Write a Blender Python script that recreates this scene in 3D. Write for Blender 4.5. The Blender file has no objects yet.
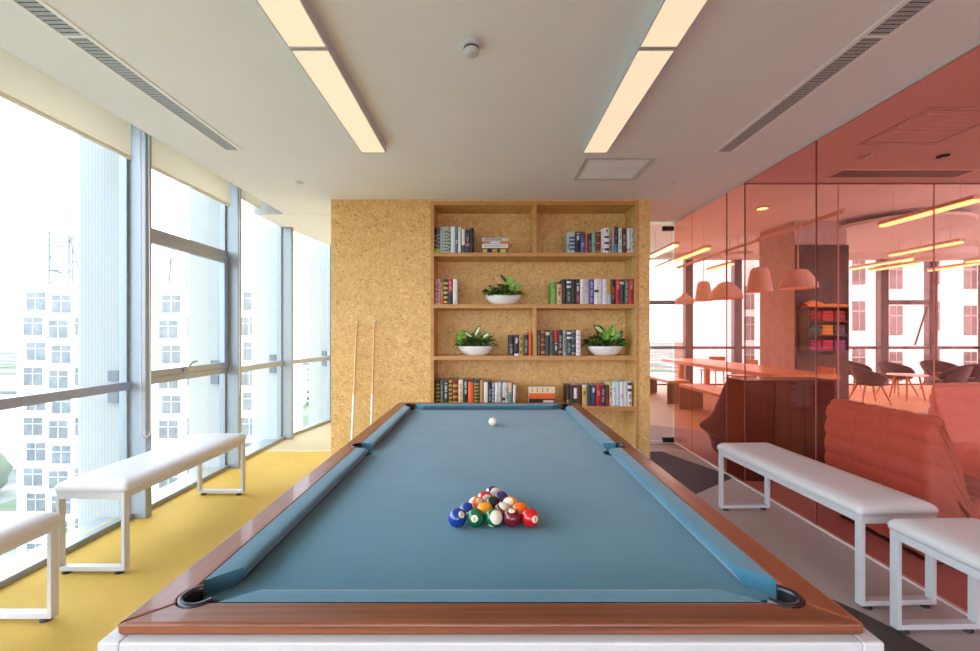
import bpy, bmesh, math, random
from mathutils import Vector, Matrix, noise
random.seed(7)
PI = math.pi
sc = bpy.context.scene
COL = sc.collection

# ------------------------------------------------------------------ camera
cam_d = bpy.data.cameras.new('camera'); cam = bpy.data.objects.new('camera', cam_d); COL.objects.link(cam)
CH = 1.38
cam.location = (0, 0, CH); cam.rotation_euler = (PI/2, 0, 0)
cam_d.lens = 16.0; cam_d.sensor_width = 36.0; cam_d.sensor_fit = 'HORIZONTAL'
cam_d.shift_x = 3/980; cam_d.shift_y = 7.5/980
cam_d.clip_start = 0.05; cam_d.clip_end = 2000
sc.camera = cam
# ------------------------------------------------------------------ world: bright overcast sky
w = bpy.data.worlds.new('overcast_sky'); sc.world = w; w.use_nodes = True
bg = w.node_tree.nodes['Background']
bg.inputs['Color'].default_value = (0.84, 0.94, 1.10, 1); bg.inputs['Strength'].default_value = 2.3
# ------------------------------------------------------------------ exposure
sc.view_settings.view_transform = 'Standard'; sc.view_settings.look = 'None'
sc.view_settings.exposure = 1.67; sc.view_settings.gamma = 1.0; sc.view_settings.use_curve_mapping = False
sc.cycles.transparent_max_bounces = 32
sc.cycles.max_bounces = 12; sc.cycles.diffuse_bounces = 6
sc.cycles.use_denoising = True
# portals guide the daylight through the window openings (they add no light)
def portal(loc, rot, sx, sy):
    L = bpy.data.lights.new('window_portal', 'AREA'); L.shape = 'RECTANGLE'; L.size = sx; L.size_y = sy
    L.cycles.is_portal = True
    o = bpy.data.objects.new('window_portal', L); COL.objects.link(o); o.location = loc; o.rotation_euler = rot
portal((-2.75, .1, 1.5), (0, -PI/2, 0), 3.0, 11.3)
portal((-2.20, 8.7, 1.4), (0, -PI/2, -0.187), 2.8, 5.8)
portal((1.7, -5.72, 1.5), (PI/2, 0, 0), 9, 3.0)
portal((8.2, 11.62, 1.7), (-PI/2, 0, 0), 13, 3.5)

# ------------------------------------------------------------------ material helpers
def S(r, g, b):
    f = lambda c: (c/255)/12.92 if c/255 <= .04045 else ((c/255+.055)/1.055)**2.4
    return (f(r), f(g), f(b), 1)
class NT:
    def __init__(s, name):
        s.m = bpy.data.materials.new(name); s.m.use_nodes = True
        s.t = s.m.node_tree; s.n = s.t.nodes; s.b = s.n['Principled BSDF']; s.out = s.n['Material Output']
    def node(s, typ, **kw):
        nd = s.n.new(typ)
        for k, v in kw.items():
            if k.startswith('i_'):
                key = k[2:]; key = int(key) if key.isdigit() else key.replace('_', ' ')
                nd.inputs[key].default_value = v
            else: setattr(nd, k, v)
        return nd
    def link(s, a, b): s.t.links.new(a, b)
    def ramp(s, fac, stops, interp='LINEAR'):
        r = s.n.new('ShaderNodeValToRGB'); e = r.color_ramp.elements; r.color_ramp.interpolation = interp
        while len(e) < len(stops): e.new(0.5)
        for q, (p, c) in zip(e, stops): q.position = p; q.color = c
        s.link(fac, r.inputs['Fac']); return r.outputs['Color']
    def math(s, op, a, b=None):
        m = s.n.new('ShaderNodeMath'); m.operation = op
        for i, v in enumerate((a, b)):
            if v is None: continue
            if isinstance(v, (int, float)): m.inputs[i].default_value = v
            else: s.link(v, m.inputs[i])
        return m.outputs[0]
    def mix(s, fac, a, b, blend='MIX'):
        m = s.n.new('ShaderNodeMix'); m.data_type = 'RGBA'; m.blend_type = blend
        for k, v in ((0, fac), (6, a), (7, b)):
            if isinstance(v, (tuple, float, int)): m.inputs[k].default_value = v
            else: s.link(v, m.inputs[k])
        return m.outputs[2]
    def coords(s, scale=(1,1,1), rot=(0,0,0)):
        tc = s.n.new('ShaderNodeTexCoord'); mp = s.n.new('ShaderNodeMapping')
        mp.inputs['Scale'].default_value = scale; mp.inputs['Rotation'].default_value = rot
        s.link(tc.outputs['Object'], mp.inputs['Vector']); return mp.outputs['Vector']
    def noise(s, vec, scale, detail=3, rough=.5):
        n = s.node('ShaderNodeTexNoise', i_Scale=scale, i_Detail=detail, i_Roughness=rough); s.link(vec, n.inputs['Vector']); return n
    def bump(s, h, strength, dist=.002):
        b = s.node('ShaderNodeBump', i_Strength=strength, i_Distance=dist); s.link(h, b.inputs['Height']); s.link(b.outputs['Normal'], s.b.inputs['Normal'])
def plain(name, c, rough=.5, metal=0, var=.04, nscale=30, coat=0, bump=0, spec=None):
    """solid colour with a little procedural mottling"""
    t = NT(name); v = t.coords()
    nz = t.noise(v, nscale, 3)
    lo = tuple(x*(1-var) for x in c[:3])+(1,); hi = tuple(min(1, x*(1+var)) for x in c[:3])+(1,)
    t.link(t.ramp(nz.outputs['Fac'], [(.3, lo), (.7, hi)]), t.b.inputs['Base Color'])
    t.b.inputs['Roughness'].default_value = rough; t.b.inputs['Metallic'].default_value = metal
    t.b.inputs['Coat Weight'].default_value = coat
    if spec is not None: t.b.inputs['Specular IOR Level'].default_value = spec
    if bump: t.bump(nz.outputs['Fac'], bump)
    return t.m
def emit(name, c, strength):
    t = NT(name); v = t.coords(); nz = t.noise(v, 3, 1)
    lo = tuple(x*.97 for x in c[:3])+(1,)
    t.link(t.ramp(nz.outputs['Fac'], [(.3, lo), (.7, c)]), t.b.inputs['Emission Color'])
    t.b.inputs['Emission Strength'].default_value = strength; t.b.inputs['Base Color'].default_value = (.18, .18, .18, 1)
    return t.m
def thin_glass(name, tint, refl=1.0):
    t = NT(name); t.n.remove(t.b)
    tr = t.node('ShaderNodeBsdfTransparent'); tr.inputs['Color'].default_value = tint
    gl = t.node('ShaderNodeBsdfGlossy', i_Roughness=0.0); gl.inputs['Color'].default_value = (1,1,1,1)
    lw = t.node('ShaderNodeLayerWeight', i_Blend=.5)      # Schlick reflectance from the viewing angle
    f = t.math('MULTIPLY', t.math('ADD', t.math('MULTIPLY', t.math('POWER', lw.outputs['Facing'], 5.0), .92), .022), refl)
    mx = t.node('ShaderNodeMixShader'); t.link(f, mx.inputs[0]); t.link(tr.outputs[0], mx.inputs[1]); t.link(gl.outputs[0], mx.inputs[2])
    t.link(mx.outputs[0], t.out.inputs['Surface']); return t.m
def osb_mat(name, bright=1.0):
    """pressed wood flakes: two layers of strands, each cell with its own direction and tone"""
    t = NT(name); base = t.coords()
    cols = [S(186,136,74), S(208,162,95), S(219,176,106), S(229,190,121), S(242,211,150)]
    layers = []
    for k, (sc_, off) in enumerate(((13, 0.0), (17, 3.7), (11, 8.3))):
        mp = t.n.new('ShaderNodeMapping'); mp.inputs['Location'].default_value = (off, off*2, off*.5)
        t.link(base, mp.inputs['Vector'])
        nz = t.noise(mp.outputs[0], 22, 3)
        wv = t.node('ShaderNodeMixRGB', blend_type='ADD'); wv.inputs[0].default_value = .09
        t.link(mp.outputs[0], wv.inputs[1]); t.link(nz.outputs['Color'], wv.inputs[2])
        vo = t.node('ShaderNodeTexVoronoi', i_Scale=sc_); t.link(wv.outputs[0], vo.inputs['Vector'])
        sep = t.node('ShaderNodeSeparateColor'); t.link(vo.outputs['Color'], sep.inputs[0])
        ang = t.math('MULTIPLY', sep.outputs[0], 6.28)
        vr = t.node('ShaderNodeVectorRotate', rotation_type='Y_AXIS'); t.link(mp.outputs[0], vr.inputs['Vector']); t.link(ang, vr.inputs['Angle'])
        m2 = t.n.new('ShaderNodeMapping'); m2.inputs['Scale'].default_value = (9, 40, 62); t.link(vr.outputs[0], m2.inputs['Vector'])
        st = t.noise(m2.outputs[0], 1.0, 3, .6)
        layers.append(t.math('ADD', t.math('MULTIPLY', st.outputs['Fac'], .86), t.math('MULTIPLY', sep.outputs[1], .14)))
    msk = t.noise(base, 17, 3); m = t.ramp(msk.outputs['Fac'], [(.46, (0,0,0,1)), (.54, (1,1,1,1))])
    msk2 = t.noise(base, 25, 3); mm = t.ramp(msk2.outputs['Fac'], [(.52, (0,0,0,1)), (.58, (1,1,1,1))])
    val = t.mix(mm, t.mix(m, layers[0], layers[1]), layers[2])
    col = t.ramp(val, [(.26, cols[0]), (.38, cols[1]), (.49, cols[2]), (.60, cols[3]), (.74, cols[4])])
    mk = t.n.new('ShaderNodeMapping'); mk.inputs['Scale'].default_value = (1, 1, 1.8); mk.inputs['Rotation'].default_value = (0, .5, 0); t.link(base, mk.inputs['Vector'])
    dk = t.noise(mk.outputs[0], 26, 3, .65)
    col = t.mix(t.ramp(dk.outputs['Fac'], [(.635, (0,0,0,1)), (.68, (.75,.75,.75,1))]), col, S(118,70,32))
    t.link(col, t.b.inputs['Base Color']); t.b.inputs['Roughness'].default_value = .55
    t.bump(val, .2, .002); return t.m
def wood_mat(name, c1, c2, axis='X', rough=.35, fine=90, coat=.2):
    sc3 = {'X': (2.5, fine, fine), 'Y': (fine, 2.5, fine), 'Z': (fine, fine, 2.5)}[axis]
    t = NT(name); v = t.coords(sc3); n1 = t.noise(v, 1.0, 4, .6)
    v2 = t.coords(tuple(x*.12 for x in sc3)); n2 = t.noise(v2, 1.0, 2)
    val = t.math('ADD', t.math('MULTIPLY', n1.outputs['Fac'], .6), t.math('MULTIPLY', n2.outputs['Fac'], .4))
    t.link(t.ramp(val, [(.34, c1), (.62, c2)]), t.b.inputs['Base Color'])
    t.b.inputs['Roughness'].default_value = rough; t.b.inputs['Coat Weight'].default_value = coat
    t.bump(n1.outputs['Fac'], .12, .001); return t.m
def weave_mat(name, c1, c2, scale=150, bump=.5, rough=.85, ang=.6, big=.12):
    t = NT(name); v = t.coords((1,1,1), (0,0,ang))
    w1 = t.node('ShaderNodeTexWave', wave_type='BANDS', bands_direction='X', i_Scale=scale/6.28, i_Distortion=1.5, i_Detail=1.0); w1.inputs['Detail Scale'].default_value = 2
    w2 = t.node('ShaderNodeTexWave', wave_type='BANDS', bands_direction='Y', i_Scale=scale/3.5, i_Distortion=2.5, i_Detail=1.0)
    t.link(v, w1.inputs['Vector']); t.link(v, w2.inputs['Vector'])
    val = t.math('MULTIPLY', w1.outputs['Fac'], w2.outputs['Fac'])
    nz = t.noise(v, 2.2, 4, .6)
    val2 = t.math('ADD', t.math('MULTIPLY', val, .7), t.math('MULTIPLY', nz.outputs['Fac'], .5))
    t.link(t.ramp(val2, [(.15, c1), (.75, c2)]), t.b.inputs['Base Color'])
    t.b.inputs['Roughness'].default_value = rough; t.b.inputs['Specular IOR Level'].default_value = .25
    t.bump(val, bump, .003); return t.m
def cloth_mat(name, c1, c2, scale=420, rough=.95, bump=.35, sheen=.3):
    t = NT(name); v = t.coords(); n1 = t.noise(v, scale, 2, .7); n2 = t.noise(v, 5, 3)
    val = t.math('ADD', t.math('MULTIPLY', n1.outputs['Fac'], .75), t.math('MULTIPLY', n2.outputs['Fac'], .25))
    t.link(t.ramp(val, [(.3, c1), (.7, c2)]), t.b.inputs['Base Color'])
    t.b.inputs['Roughness'].default_value = rough; t.b.inputs['Specular IOR Level'].default_value = .15
    t.b.inputs['Sheen Weight'].default_value = sheen
    t.bump(n1.outputs['Fac'], bump, .0015); return t.m

M = {}
M['ceiling'] = plain('ceiling_paint', S(241,243,245), .9, var=.01, nscale=3)
M['wallwhite'] = plain('wall_paint', S(226,224,220), .9, var=.01, nscale=3)
M['osb'] = osb_mat('oriented_strand_board')
M['osb_edge'] = wood_mat('plywood_edge', S(172,118,60), S(206,154,90), 'X', .5, 200, 0)
M['yellow'] = weave_mat('yellow_woven_floor', S(180,145,62), S(209,177,90), 150, .28)
M['pale'] = weave_mat('pale_woven_floor', S(172,160,126), S(190,180,148), 150, .3)
M['grey'] = weave_mat('grey_woven_floor', S(172,164,162), S(204,196,194), 260, .3, ang=.3)
M['dkgrey'] = weave_mat('dark_grey_woven_floor', S(66,60,60), S(102,94,94), 200, .4, ang=.2)
M['woodfloor'] = weave_mat('tan_floor', S(196,160,124), S(222,190,150), 120, .2, .6)
M['alu'] = plain('window_aluminium', S(150,159,163), .45, .25, var=.02)
M['alu_dark'] = plain('bronze_aluminium', S(160,172,190), .45, .3, var=.03)
M['alu_grey'] = plain('dark_window_frame', S(96,94,98), .45, .3, var=.03)
M['glass'] = thin_glass('window_glass', (.97,.985,.985,1))
M['redglass'] = thin_glass('red_tinted_glass', (.98,.645,.59,1), 1.0)
M['brightpaint'] = plain('bright_enamel', S(246,246,246), .4, var=.01)
M['clamp'] = plain('clamp_steel', S(104,110,114), .5, var=.05)
M['steel_far'] = plain('roof_steel', S(96,100,106), .6, var=.05)
M['joint_light'] = plain('joint_silicone_clear', S(225,215,210), .4)
M['joint'] = plain('joint_sealant', S(150,110,112), .5)
M['clearglass'] = thin_glass('clear_partition_glass', (.97,.94,.93,1), .8)
M['pinkglass'] = thin_glass('pink_door_glass', (.985,.86,.86,1), .8)
M['white'] = plain('white_powder_coat', S(200,202,204), .4, var=.015)
M['leather'] = plain('white_leatherette', S(208,208,209), .5, var=.012, nscale=60, bump=.05)
M['black'] = plain('black_rubber', S(24,24,26), .5, var=.1)
M['chrome'] = plain('brushed_steel', S(170,172,176), .28, .9, var=.05)
M['gunmetal'] = plain('pocket_metal', S(62,62,68), .28, .8, var=.08)
M['darkmetal'] = plain('dark_metal', S(44,42,44), .4, .5, var=.08)
def blind_mat():
    t = NT('blind_fabric'); v = t.coords(); nz = t.noise(v, 200, 2)
    col = t.ramp(nz.outputs['Fac'], [(.3, S(222,216,200)), (.7, S(230,225,210))]); t.link(col, t.b.inputs['Base Color']); t.b.inputs['Roughness'].default_value = .9
    tl = t.node('ShaderNodeBsdfTranslucent'); tl.inputs['Color'].default_value = S(238,232,216)
    mx = t.node('ShaderNodeMixShader', i_0=.50); t.link(t.b.outputs[0], mx.inputs[1]); t.link(tl.outputs[0], mx.inputs[2]); t.link(mx.outputs[0], t.out.inputs['Surface']); return t.m
M['blind'] = blind_mat()
M['cloth'] = cloth_mat('blue_billiard_cloth', S(48,101,123), S(75,130,150))
M['railwood_x'] = wood_mat('rail_wood_across', S(92,47,28), S(140,80,50), 'X')
M['railwood_y'] = wood_mat('rail_wood_along', S(100,50,26), S(148,80,46), 'Y')
M['light'] = emit('lamp_diffuser', (1.0, .76, .50, 1), .305)
M['tube'] = emit('tube_light', (1.0, .70, .28, 1), 1.3)
M['bulb'] = emit('warm_bulb', (1.0, .62, .3, 1), 5.0)
M['vent'] = plain('vent_louvre', S(178,182,186), .5, .2, var=.05)
M['ventdark'] = plain('vent_interior', S(40,42,44), .8, var=.1)
M['concrete'] = plain('grey_concrete', S(192,186,182), .85, var=.10, nscale=6, bump=.1)
M['concrete_dk'] = plain('dark_wall_panel', S(84,74,72), .7, var=.08, nscale=6)
M['tablewood'] = wood_mat('oak_table', S(196,138,82), S(222,168,110), 'Y', .4, 60, .1)
M['cabinet'] = wood_mat('dark_cabinet_wood', S(70,40,30), S(92,54,40), 'Z', .4, 60, .2)
M['benchdark'] = wood_mat('bench_side_wood', S(120,76,50), S(146,96,64), 'Z', .5, 60, 0)
M['sofa1'] = cloth_mat('terracotta_upholstery', S(164,146,136), S(186,166,154), 160)
M['sofa2'] = cloth_mat('rose_upholstery', S(232,205,196), S(240,214,206), 160)
M['purple'] = cloth_mat('purple_fabric', S(74,50,84), S(96,66,106), 160)
M['chairgrey'] = cloth_mat('charcoal_felt', S(74,66,72), S(98,90,96), 160)
M['legwood'] = wood_mat('chair_leg_wood', S(170,112,62), S(198,142,88), 'Z', .5, 60, 0)
M['ceramic'] = plain('white_ceramic', S(240,239,236), .3, var=.01, coat=.3)
M['soil'] = plain('soil', S(48,34,24), .95, var=.3, nscale=90)
def leaf_mat(name, c1, c2):
    t = NT(name); v = t.coords(); nz = t.noise(v, 45, 3)
    t.link(t.ramp(nz.outputs['Fac'], [(.35, c1), (.65, c2)]), t.b.inputs['Base Color'])
    t.b.inputs['Roughness'].default_value = .38; t.b.inputs['Subsurface Weight'].default_value = 0; return t.m
M['leaf'] = leaf_mat('dark_green_leaf', S(26,58,22), S(66,112,44))
M['leaf2'] = leaf_mat('fresh_green_leaf', S(84,140,40), S(140,190,70))
M['leaf3'] = leaf_mat('variegated_leaf', S(176,196,104), S(224,230,170))
M['cuemaple'] = wood_mat('maple_shaft', S(206,162,104), S(226,188,132), 'Z', .3, 120, .4)
M['pagewhite'] = plain('book_pages', S(226,218,200), .9, var=.08, nscale=300)
M['facade'] = plain('white_render', S(236,236,236), .9, var=.03, nscale=.4)
M['farwin'] = plain('far_window', S(100,106,108), .3, var=.25, nscale=.9)
M['shade'] = plain('felt_lampshade', S(222,204,192), .8, var=.04)
def fin_mat():
    t = NT('striped_glass_fin'); t.n.remove(t.b); v = t.coords()
    sep = t.node('ShaderNodeSeparateXYZ'); t.link(v, sep.inputs[0])
    ln = t.math('FRACT', t.math('MULTIPLY', sep.outputs[0], 42.0))
    m = t.math('GREATER_THAN', ln, .45)
    tr = t.node('ShaderNodeBsdfTransparent'); tr.inputs['Color'].default_value = (.93,.965,.965,1)
    d = t.node('ShaderNodeBsdfTranslucent'); d.inputs['Color'].default_value = (.58,.60,.59,1)
    fac = t.math('ADD', t.math('MULTIPLY', m, .10), .86)
    mx = t.node('ShaderNodeMixShader'); t.link(fac, mx.inputs[0]); t.link(tr.outputs[0], mx.inputs[1]); t.link(d.outputs[0], mx.inputs[2])
    t.link(mx.outputs[0], t.out.inputs['Surface']); return t.m
M['fin'] = fin_mat()
def ground_mat():
    t = NT('city_ground'); v = t.coords(); a = t.noise(v, .03, 5, .6)
    vo = t.node('ShaderNodeTexVoronoi', i_Scale=.05); t.link(v, vo.inputs['Vector'])
    c = t.ramp(a.outputs['Fac'], [(.38, S(84,100,74)), (.5, S(112,114,108)), (.6, S(134,130,122))])
    sp = t.node('ShaderNodeSeparateColor'); t.link(vo.outputs['Color'], sp.inputs[0])
    c2 = t.mix(.35, c, sp.outputs[0], 'SOFT_LIGHT')
    t.link(c2, t.b.inputs['Base Color']); t.b.inputs['Roughness'].default_value = 1; t.b.inputs['Specular IOR Level'].default_value = 0; return t.m
M['ground'] = ground_mat()
_cc = {}
def colour(rgb, rough=.5):
    k = (rgb, rough)
    if k not in _cc: _cc[k] = plain('paint_%02x%02x%02x' % rgb, S(*rgb), rough, var=.06, nscale=60)
    return _cc[k]

# ------------------------------------------------------------------ geometry helpers
ORG = {}      # world origin of every thing (for parenting without moving)
class MB:
    def __init__(s, xf=None): s.v = []; s.f = []; s.mi = []; s.sm = []; s.xf = xf
    def add(s, verts, faces, mi=0, smooth=False):
        b = len(s.v)
        for p in verts:
            p = Vector(p); s.v.append(s.xf @ p if s.xf else p)
        for f in faces: s.f.append([b+i for i in f]); s.mi.append(mi); s.sm.append(smooth)
        return s
    def box(s, x0, x1, y0, y1, z0, z1, mi=0):
        v = [(x0,y0,z0),(x1,y0,z0),(x1,y1,z0),(x0,y1,z0),(x0,y0,z1),(x1,y0,z1),(x1,y1,z1),(x0,y1,z1)]
        return s.add(v, [(3,2,1,0),(4,5,6,7),(0,1,5,4),(1,2,6,5),(2,3,7,6),(3,0,4,7)], mi)
    def prism(s, poly, z0, z1, mi=0):
        a = sum(poly[i][0]*poly[(i+1)%len(poly)][1]-poly[(i+1)%len(poly)][0]*poly[i][1] for i in range(len(poly)))
        if a < 0: poly = poly[::-1]
        n = len(poly)
        v = [(x,y,z0) for x,y in poly]+[(x,y,z1) for x,y in poly]
        f = [tuple(range(n-1,-1,-1)), tuple(range(n,2*n))]+[(i,(i+1)%n,n+(i+1)%n,n+i) for i in range(n)]
        return s.add(v, f, mi)
    def tube(s, p0, p1, r0, r1=None, seg=12, mi=0, cap=True):
        p0 = Vector(p0); p1 = Vector(p1); r1 = r0 if r1 is None else r1
        d = (p1-p0).normalized(); a = d.orthogonal().normalized(); b = d.cross(a)
        v = []
        for p, r in ((p0,r0),(p1,r1)):
            for i in range(seg):
                t = 2*PI*i/seg; v.append(p+(a*math.cos(t)+b*math.sin(t))*r)
        s.add(v, [(i,(i+1)%seg,seg+(i+1)%seg,seg+i) for i in range(seg)], mi, True)
        if cap: s.add(v, [tuple(range(seg-1,-1,-1)), tuple(range(seg,2*seg))], mi)
        return s
    def path(s, pts, r, seg=8, mi=0):
        for a, b in zip(pts, pts[1:]): s.tube(a, b, r, r, seg, mi)
        return s
    def lathe(s, prof, c=(0,0,0), seg=32, mi=0, sx=1, sy=1, smooth=True):
        v = []; n = len(prof)
        for r, z in prof:
            for i in range(seg):
                t = 2*PI*i/seg; v.append((c[0]+r*math.cos(t)*sx, c[1]+r*math.sin(t)*sy, c[2]+z))
        f = []
        for k in range(n-1):
            for i in range(seg): f.append((k*seg+i, k*seg+(i+1)%seg, (k+1)*seg+(i+1)%seg, (k+1)*seg+i))
        s.add(v, f, mi, smooth)
        if prof[0][0] > 1e-5: s.add(v[:seg], [tuple(range(seg-1,-1,-1))], mi)
        if prof[-1][0] > 1e-5: s.add(v[-seg:], [tuple(range(seg))], mi)
        return s
    def grid(s, fn, nu, nv, mi=0, closev=False):
        v = [fn(i/nu, j/nv) for i in range(nu+1) for j in range(nv+1)]
        f = [(i*(nv+1)+j, (i+1)*(nv+1)+j, (i+1)*(nv+1)+j+1, i*(nv+1)+j+1) for i in range(nu) for j in range(nv)]
        return s.add(v, f, mi, True)
    def build(s, name, mats, parent=None, origin=None, bevel=0, seg=2, weld=False):
        if not isinstance(mats, (list, tuple)): mats = [mats]
        if parent is not None: org = ORG[parent]
        elif origin is not None: org = Vector(origin)
        else:
            lo = [min(p[i] for p in s.v) for i in range(3)]; hi = [max(p[i] for p in s.v) for i in range(3)]
            org = Vector(((lo[0]+hi[0])/2, (lo[1]+hi[1])/2, lo[2]))
        me = bpy.data.meshes.new(name)
        me.from_pydata([tuple(p-org) for p in s.v], [], s.f)
        for m in mats: me.materials.append(m)
        me.polygons.foreach_set('material_index', s.mi); me.polygons.foreach_set('use_smooth', s.sm)
        if weld:
            bm = bmesh.new(); bm.from_mesh(me); bmesh.ops.remove_doubles(bm, verts=bm.verts, dist=1e-5)
            bmesh.ops.recalc_face_normals(bm, faces=bm.faces); bm.to_mesh(me); bm.free()
        me.update()
        o = bpy.data.objects.new(name, me); COL.objects.link(o)
        if parent is not None: o.parent = parent
        else: o.location = org
        ORG[o] = org
        if bevel:
            b = o.modifiers.new('bevel', 'BEVEL'); b.width = bevel; b.segments = seg; b.limit_method = 'ANGLE'; b.angle_limit = .6
        return o
def tag(o, label, cat, group=None, kind=None):
    o['label'] = label
    if cat: o['category'] = cat
    if group: o['group'] = group
    if kind: o['kind'] = kind
    return o
def thing(name, loc, label, cat, group=None):
    o = bpy.data.objects.new(name, None); COL.objects.link(o); o.location = loc; ORG[o] = Vector(loc)
    o.empty_display_size = .1
    return tag(o, label, cat, group)
def struct(o, label=None):
    o['kind'] = 'structure'
    if label: o['label'] = label
    return o
def snode(name, loc, label=None):
    o = bpy.data.objects.new(name, None); COL.objects.link(o); o.location = loc; ORG[o] = Vector(loc); return struct(o, label)
def dup(root, loc, label=None, rotz=None, group=None):
    """copy a thing with its parts and sub-parts"""
    r = root.copy(); COL.objects.link(r); r.location = loc; ORG[r] = Vector(loc)
    if rotz is not None: r.rotation_euler = (0,0,rotz)
    if label: r['label'] = label
    if group: r['group'] = group
    for ch in list(root.children):
        c = ch.copy(); COL.objects.link(c); c.parent = r
        for g in list(ch.children):
            d = g.copy(); COL.objects.link(d); d.parent = c
    return r
F = 435.6
def px(x, y_depth): return (x-487)*y_depth/F
def pz(y, y_depth): return CH+(333-y)*y_depth/F

# ================================================================== SETTING
GX = 2.351                 # red glass wall
CZ = 2.765                 # ceiling
HZ = 3.45                  # ceiling of the lounge beyond
WX = -2.69                 # window line
WY = 5.46                  # glass door plane
CRY = 4.03                 # inner glass partition
FY = 11.5                  # far window wall
bx0, bx1, by0 = -1.618, 1.691, 4.519

fl = MB().prism([(-2.78,-5.8),(14.7,-5.8),(14.7,11.6),(-1.7,11.6),(-2.6,7.0),(-2.78,5.7)], -.25, 0).build('floor', M['grey']); struct(fl, 'grey woven vinyl floor')
o = MB().prism([(-2.78,-5.6),(.15,-5.6),(.15,5.10),(-2.78,5.10)], 0, .002).build('floor', M['yellow']); struct(o, 'yellow woven vinyl floor by the windows')
o = MB().prism([(-2.78,5.10),(bx0,5.10),(bx0,11.4),(-1.7,11.4),(-2.52,7.0),(-2.74,5.7)], 0, .002).build('floor', M['pale']); struct(o, 'pale cream floor beyond the yellow floor')
o = MB().box(-2.74, bx0, 5.085, 5.10, 0, .0035).build('trim_1', M['white']); struct(o)
def arc_pts(pts, n=6):
    out = []
    for i in range(len(pts)-1):
        p0 = pts[max(0,i-1)]; p1 = pts[i]; p2 = pts[i+1]; p3 = pts[min(len(pts)-1,i+2)]
        for k in range(n):
            t = k/n
            out.append(tuple(.5*(2*p1[j]+(p2[j]-p0[j])*t+(2*p0[j]-5*p1[j]+4*p2[j]-p3[j])*t*t+(3*p1[j]-p0[j]-3*p2[j]+p3[j])*t**3) for j in (0,1)))
    return out+[pts[-1]]
curve = arc_pts([(1.2,2.75),(1.62,2.46),(1.778,2.264),(1.861,2.117),(1.935,1.89),(2.0,1.5),(2.02,.6),(2.0,-.5)])
o = MB().prism(curve+[(.15,-.5),(.15,2.75)], 0, .002).build('floor', M['dkgrey']); struct(o, 'dark grey floor with a curved edge in front')
o = MB().prism([(1.2,3.3),(1.80,3.74),(GX-.01,4.15),(GX-.01,4.24),(2.03,5.07),(.15,5.07),(.15,3.3)], 0, .002).build('floor', M['dkgrey']); struct(o, 'dark grey floor wedge before the glass door')
o = MB().box(bx1, GX, 5.07, 5.10, 0, .0035).build('trim_2', plain('seam_strip', S(196,170,160), .5)); struct(o)
o = MB().prism([(bx1,6.75),(GX,6.6),(3.2,6.0),(5.2,6.0),(7.17,7.33),(9.1,8.66),(14.6,11.4),(14.6,FY),(bx1,FY)], 0, .002).build('floor', M['woodfloor']); struct(o, 'tan floor of the lounge beyond the glass')

# ceilings (solid slabs)
o = MB().box(-2.36, GX+.02, -5.6, 5.05, CZ, 3.55).build('ceiling', M['ceiling']); struct(o, 'white plaster ceiling')
cs = MB().box(bx1-.05, GX+.02, 5.05, WY, CZ+.012, 3.55); cs.box(-2.0, bx1-.05, 5.05, 5.5, CZ+.012, 3.55)
struct(cs.build('ceiling', M['ceiling']), 'ceiling strip before the glass door')
fu = Vector((.186,.9825,0)).normalized()
fpts = [Vector((WX,5.70,0))+fu*1.205*k for k in range(6)]
poly = [(WX+.02,5.05)]+[(p.x+.02,p.y) for p in fpts]+[(bx0+.02,11.5),(bx0+.02,5.05)]
struct(MB().prism(poly, CZ-.012, 3.55).build('ceiling', M['ceiling']), 'ceiling of the passage beside the windows')
struct(MB().box(-2.9, -2.36, -5.6, 5.05, 3.0, 3.55).build('ceiling', M['ceiling']), 'top of the blind recess')
struct(MB().box(WX+.01, -2.36, 5.02, 5.048, CZ-.012, 3.0).build('trim_3', M['white']), 'white board closing the blind recess')
struct(MB().box(GX+.02, 6.3, -5.6, CRY, CZ, 3.55).build('ceiling', M['ceiling']), 'plaster ceiling over the sofas behind the red glass')
struct(MB().prism([(bx1-.05,WY),(GX+.02,WY),(GX+.02,CRY),(14.8,CRY),(14.8,FY+.2),(bx1-.05,FY+.2)], HZ, 3.6).build('ceiling', M['ceiling']), 'higher ceiling of the lounge')
# walls
struct(MB().box(-2.9, 6.3, -5.78, -5.6, CZ-.02, 3.5).build('wall_front', M['wallwhite']))
struct(MB().box(6.2, 6.3, -5.6, CRY, 0, CZ).build('wall_right', M['wallwhite']))

# OSB wall with the opening of the bookcase
ox0, ox1, oz1 = -.550+.0, 1.541, 2.711
T = .036
wb = MB()
wb.box(bx0, ox0-T, by0, 4.95, 0, CZ); wb.box(ox1+T, bx1, by0, 4.95, 0, CZ)
wb.box(ox0-T, ox1+T, by0, 4.95, oz1+T, CZ); wb.box(bx0, bx1, 4.95, 11.4, 0, 3.5)
struct(wb.build('wall_back', M['osb']), 'chipboard wall around the bookcase')
# faint panel joint above the cues
struct(MB().box(bx0, ox0-T, by0-.0015, by0+.001, 2.478, 2.481).build('trim_4', M['osb_edge']))

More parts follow.
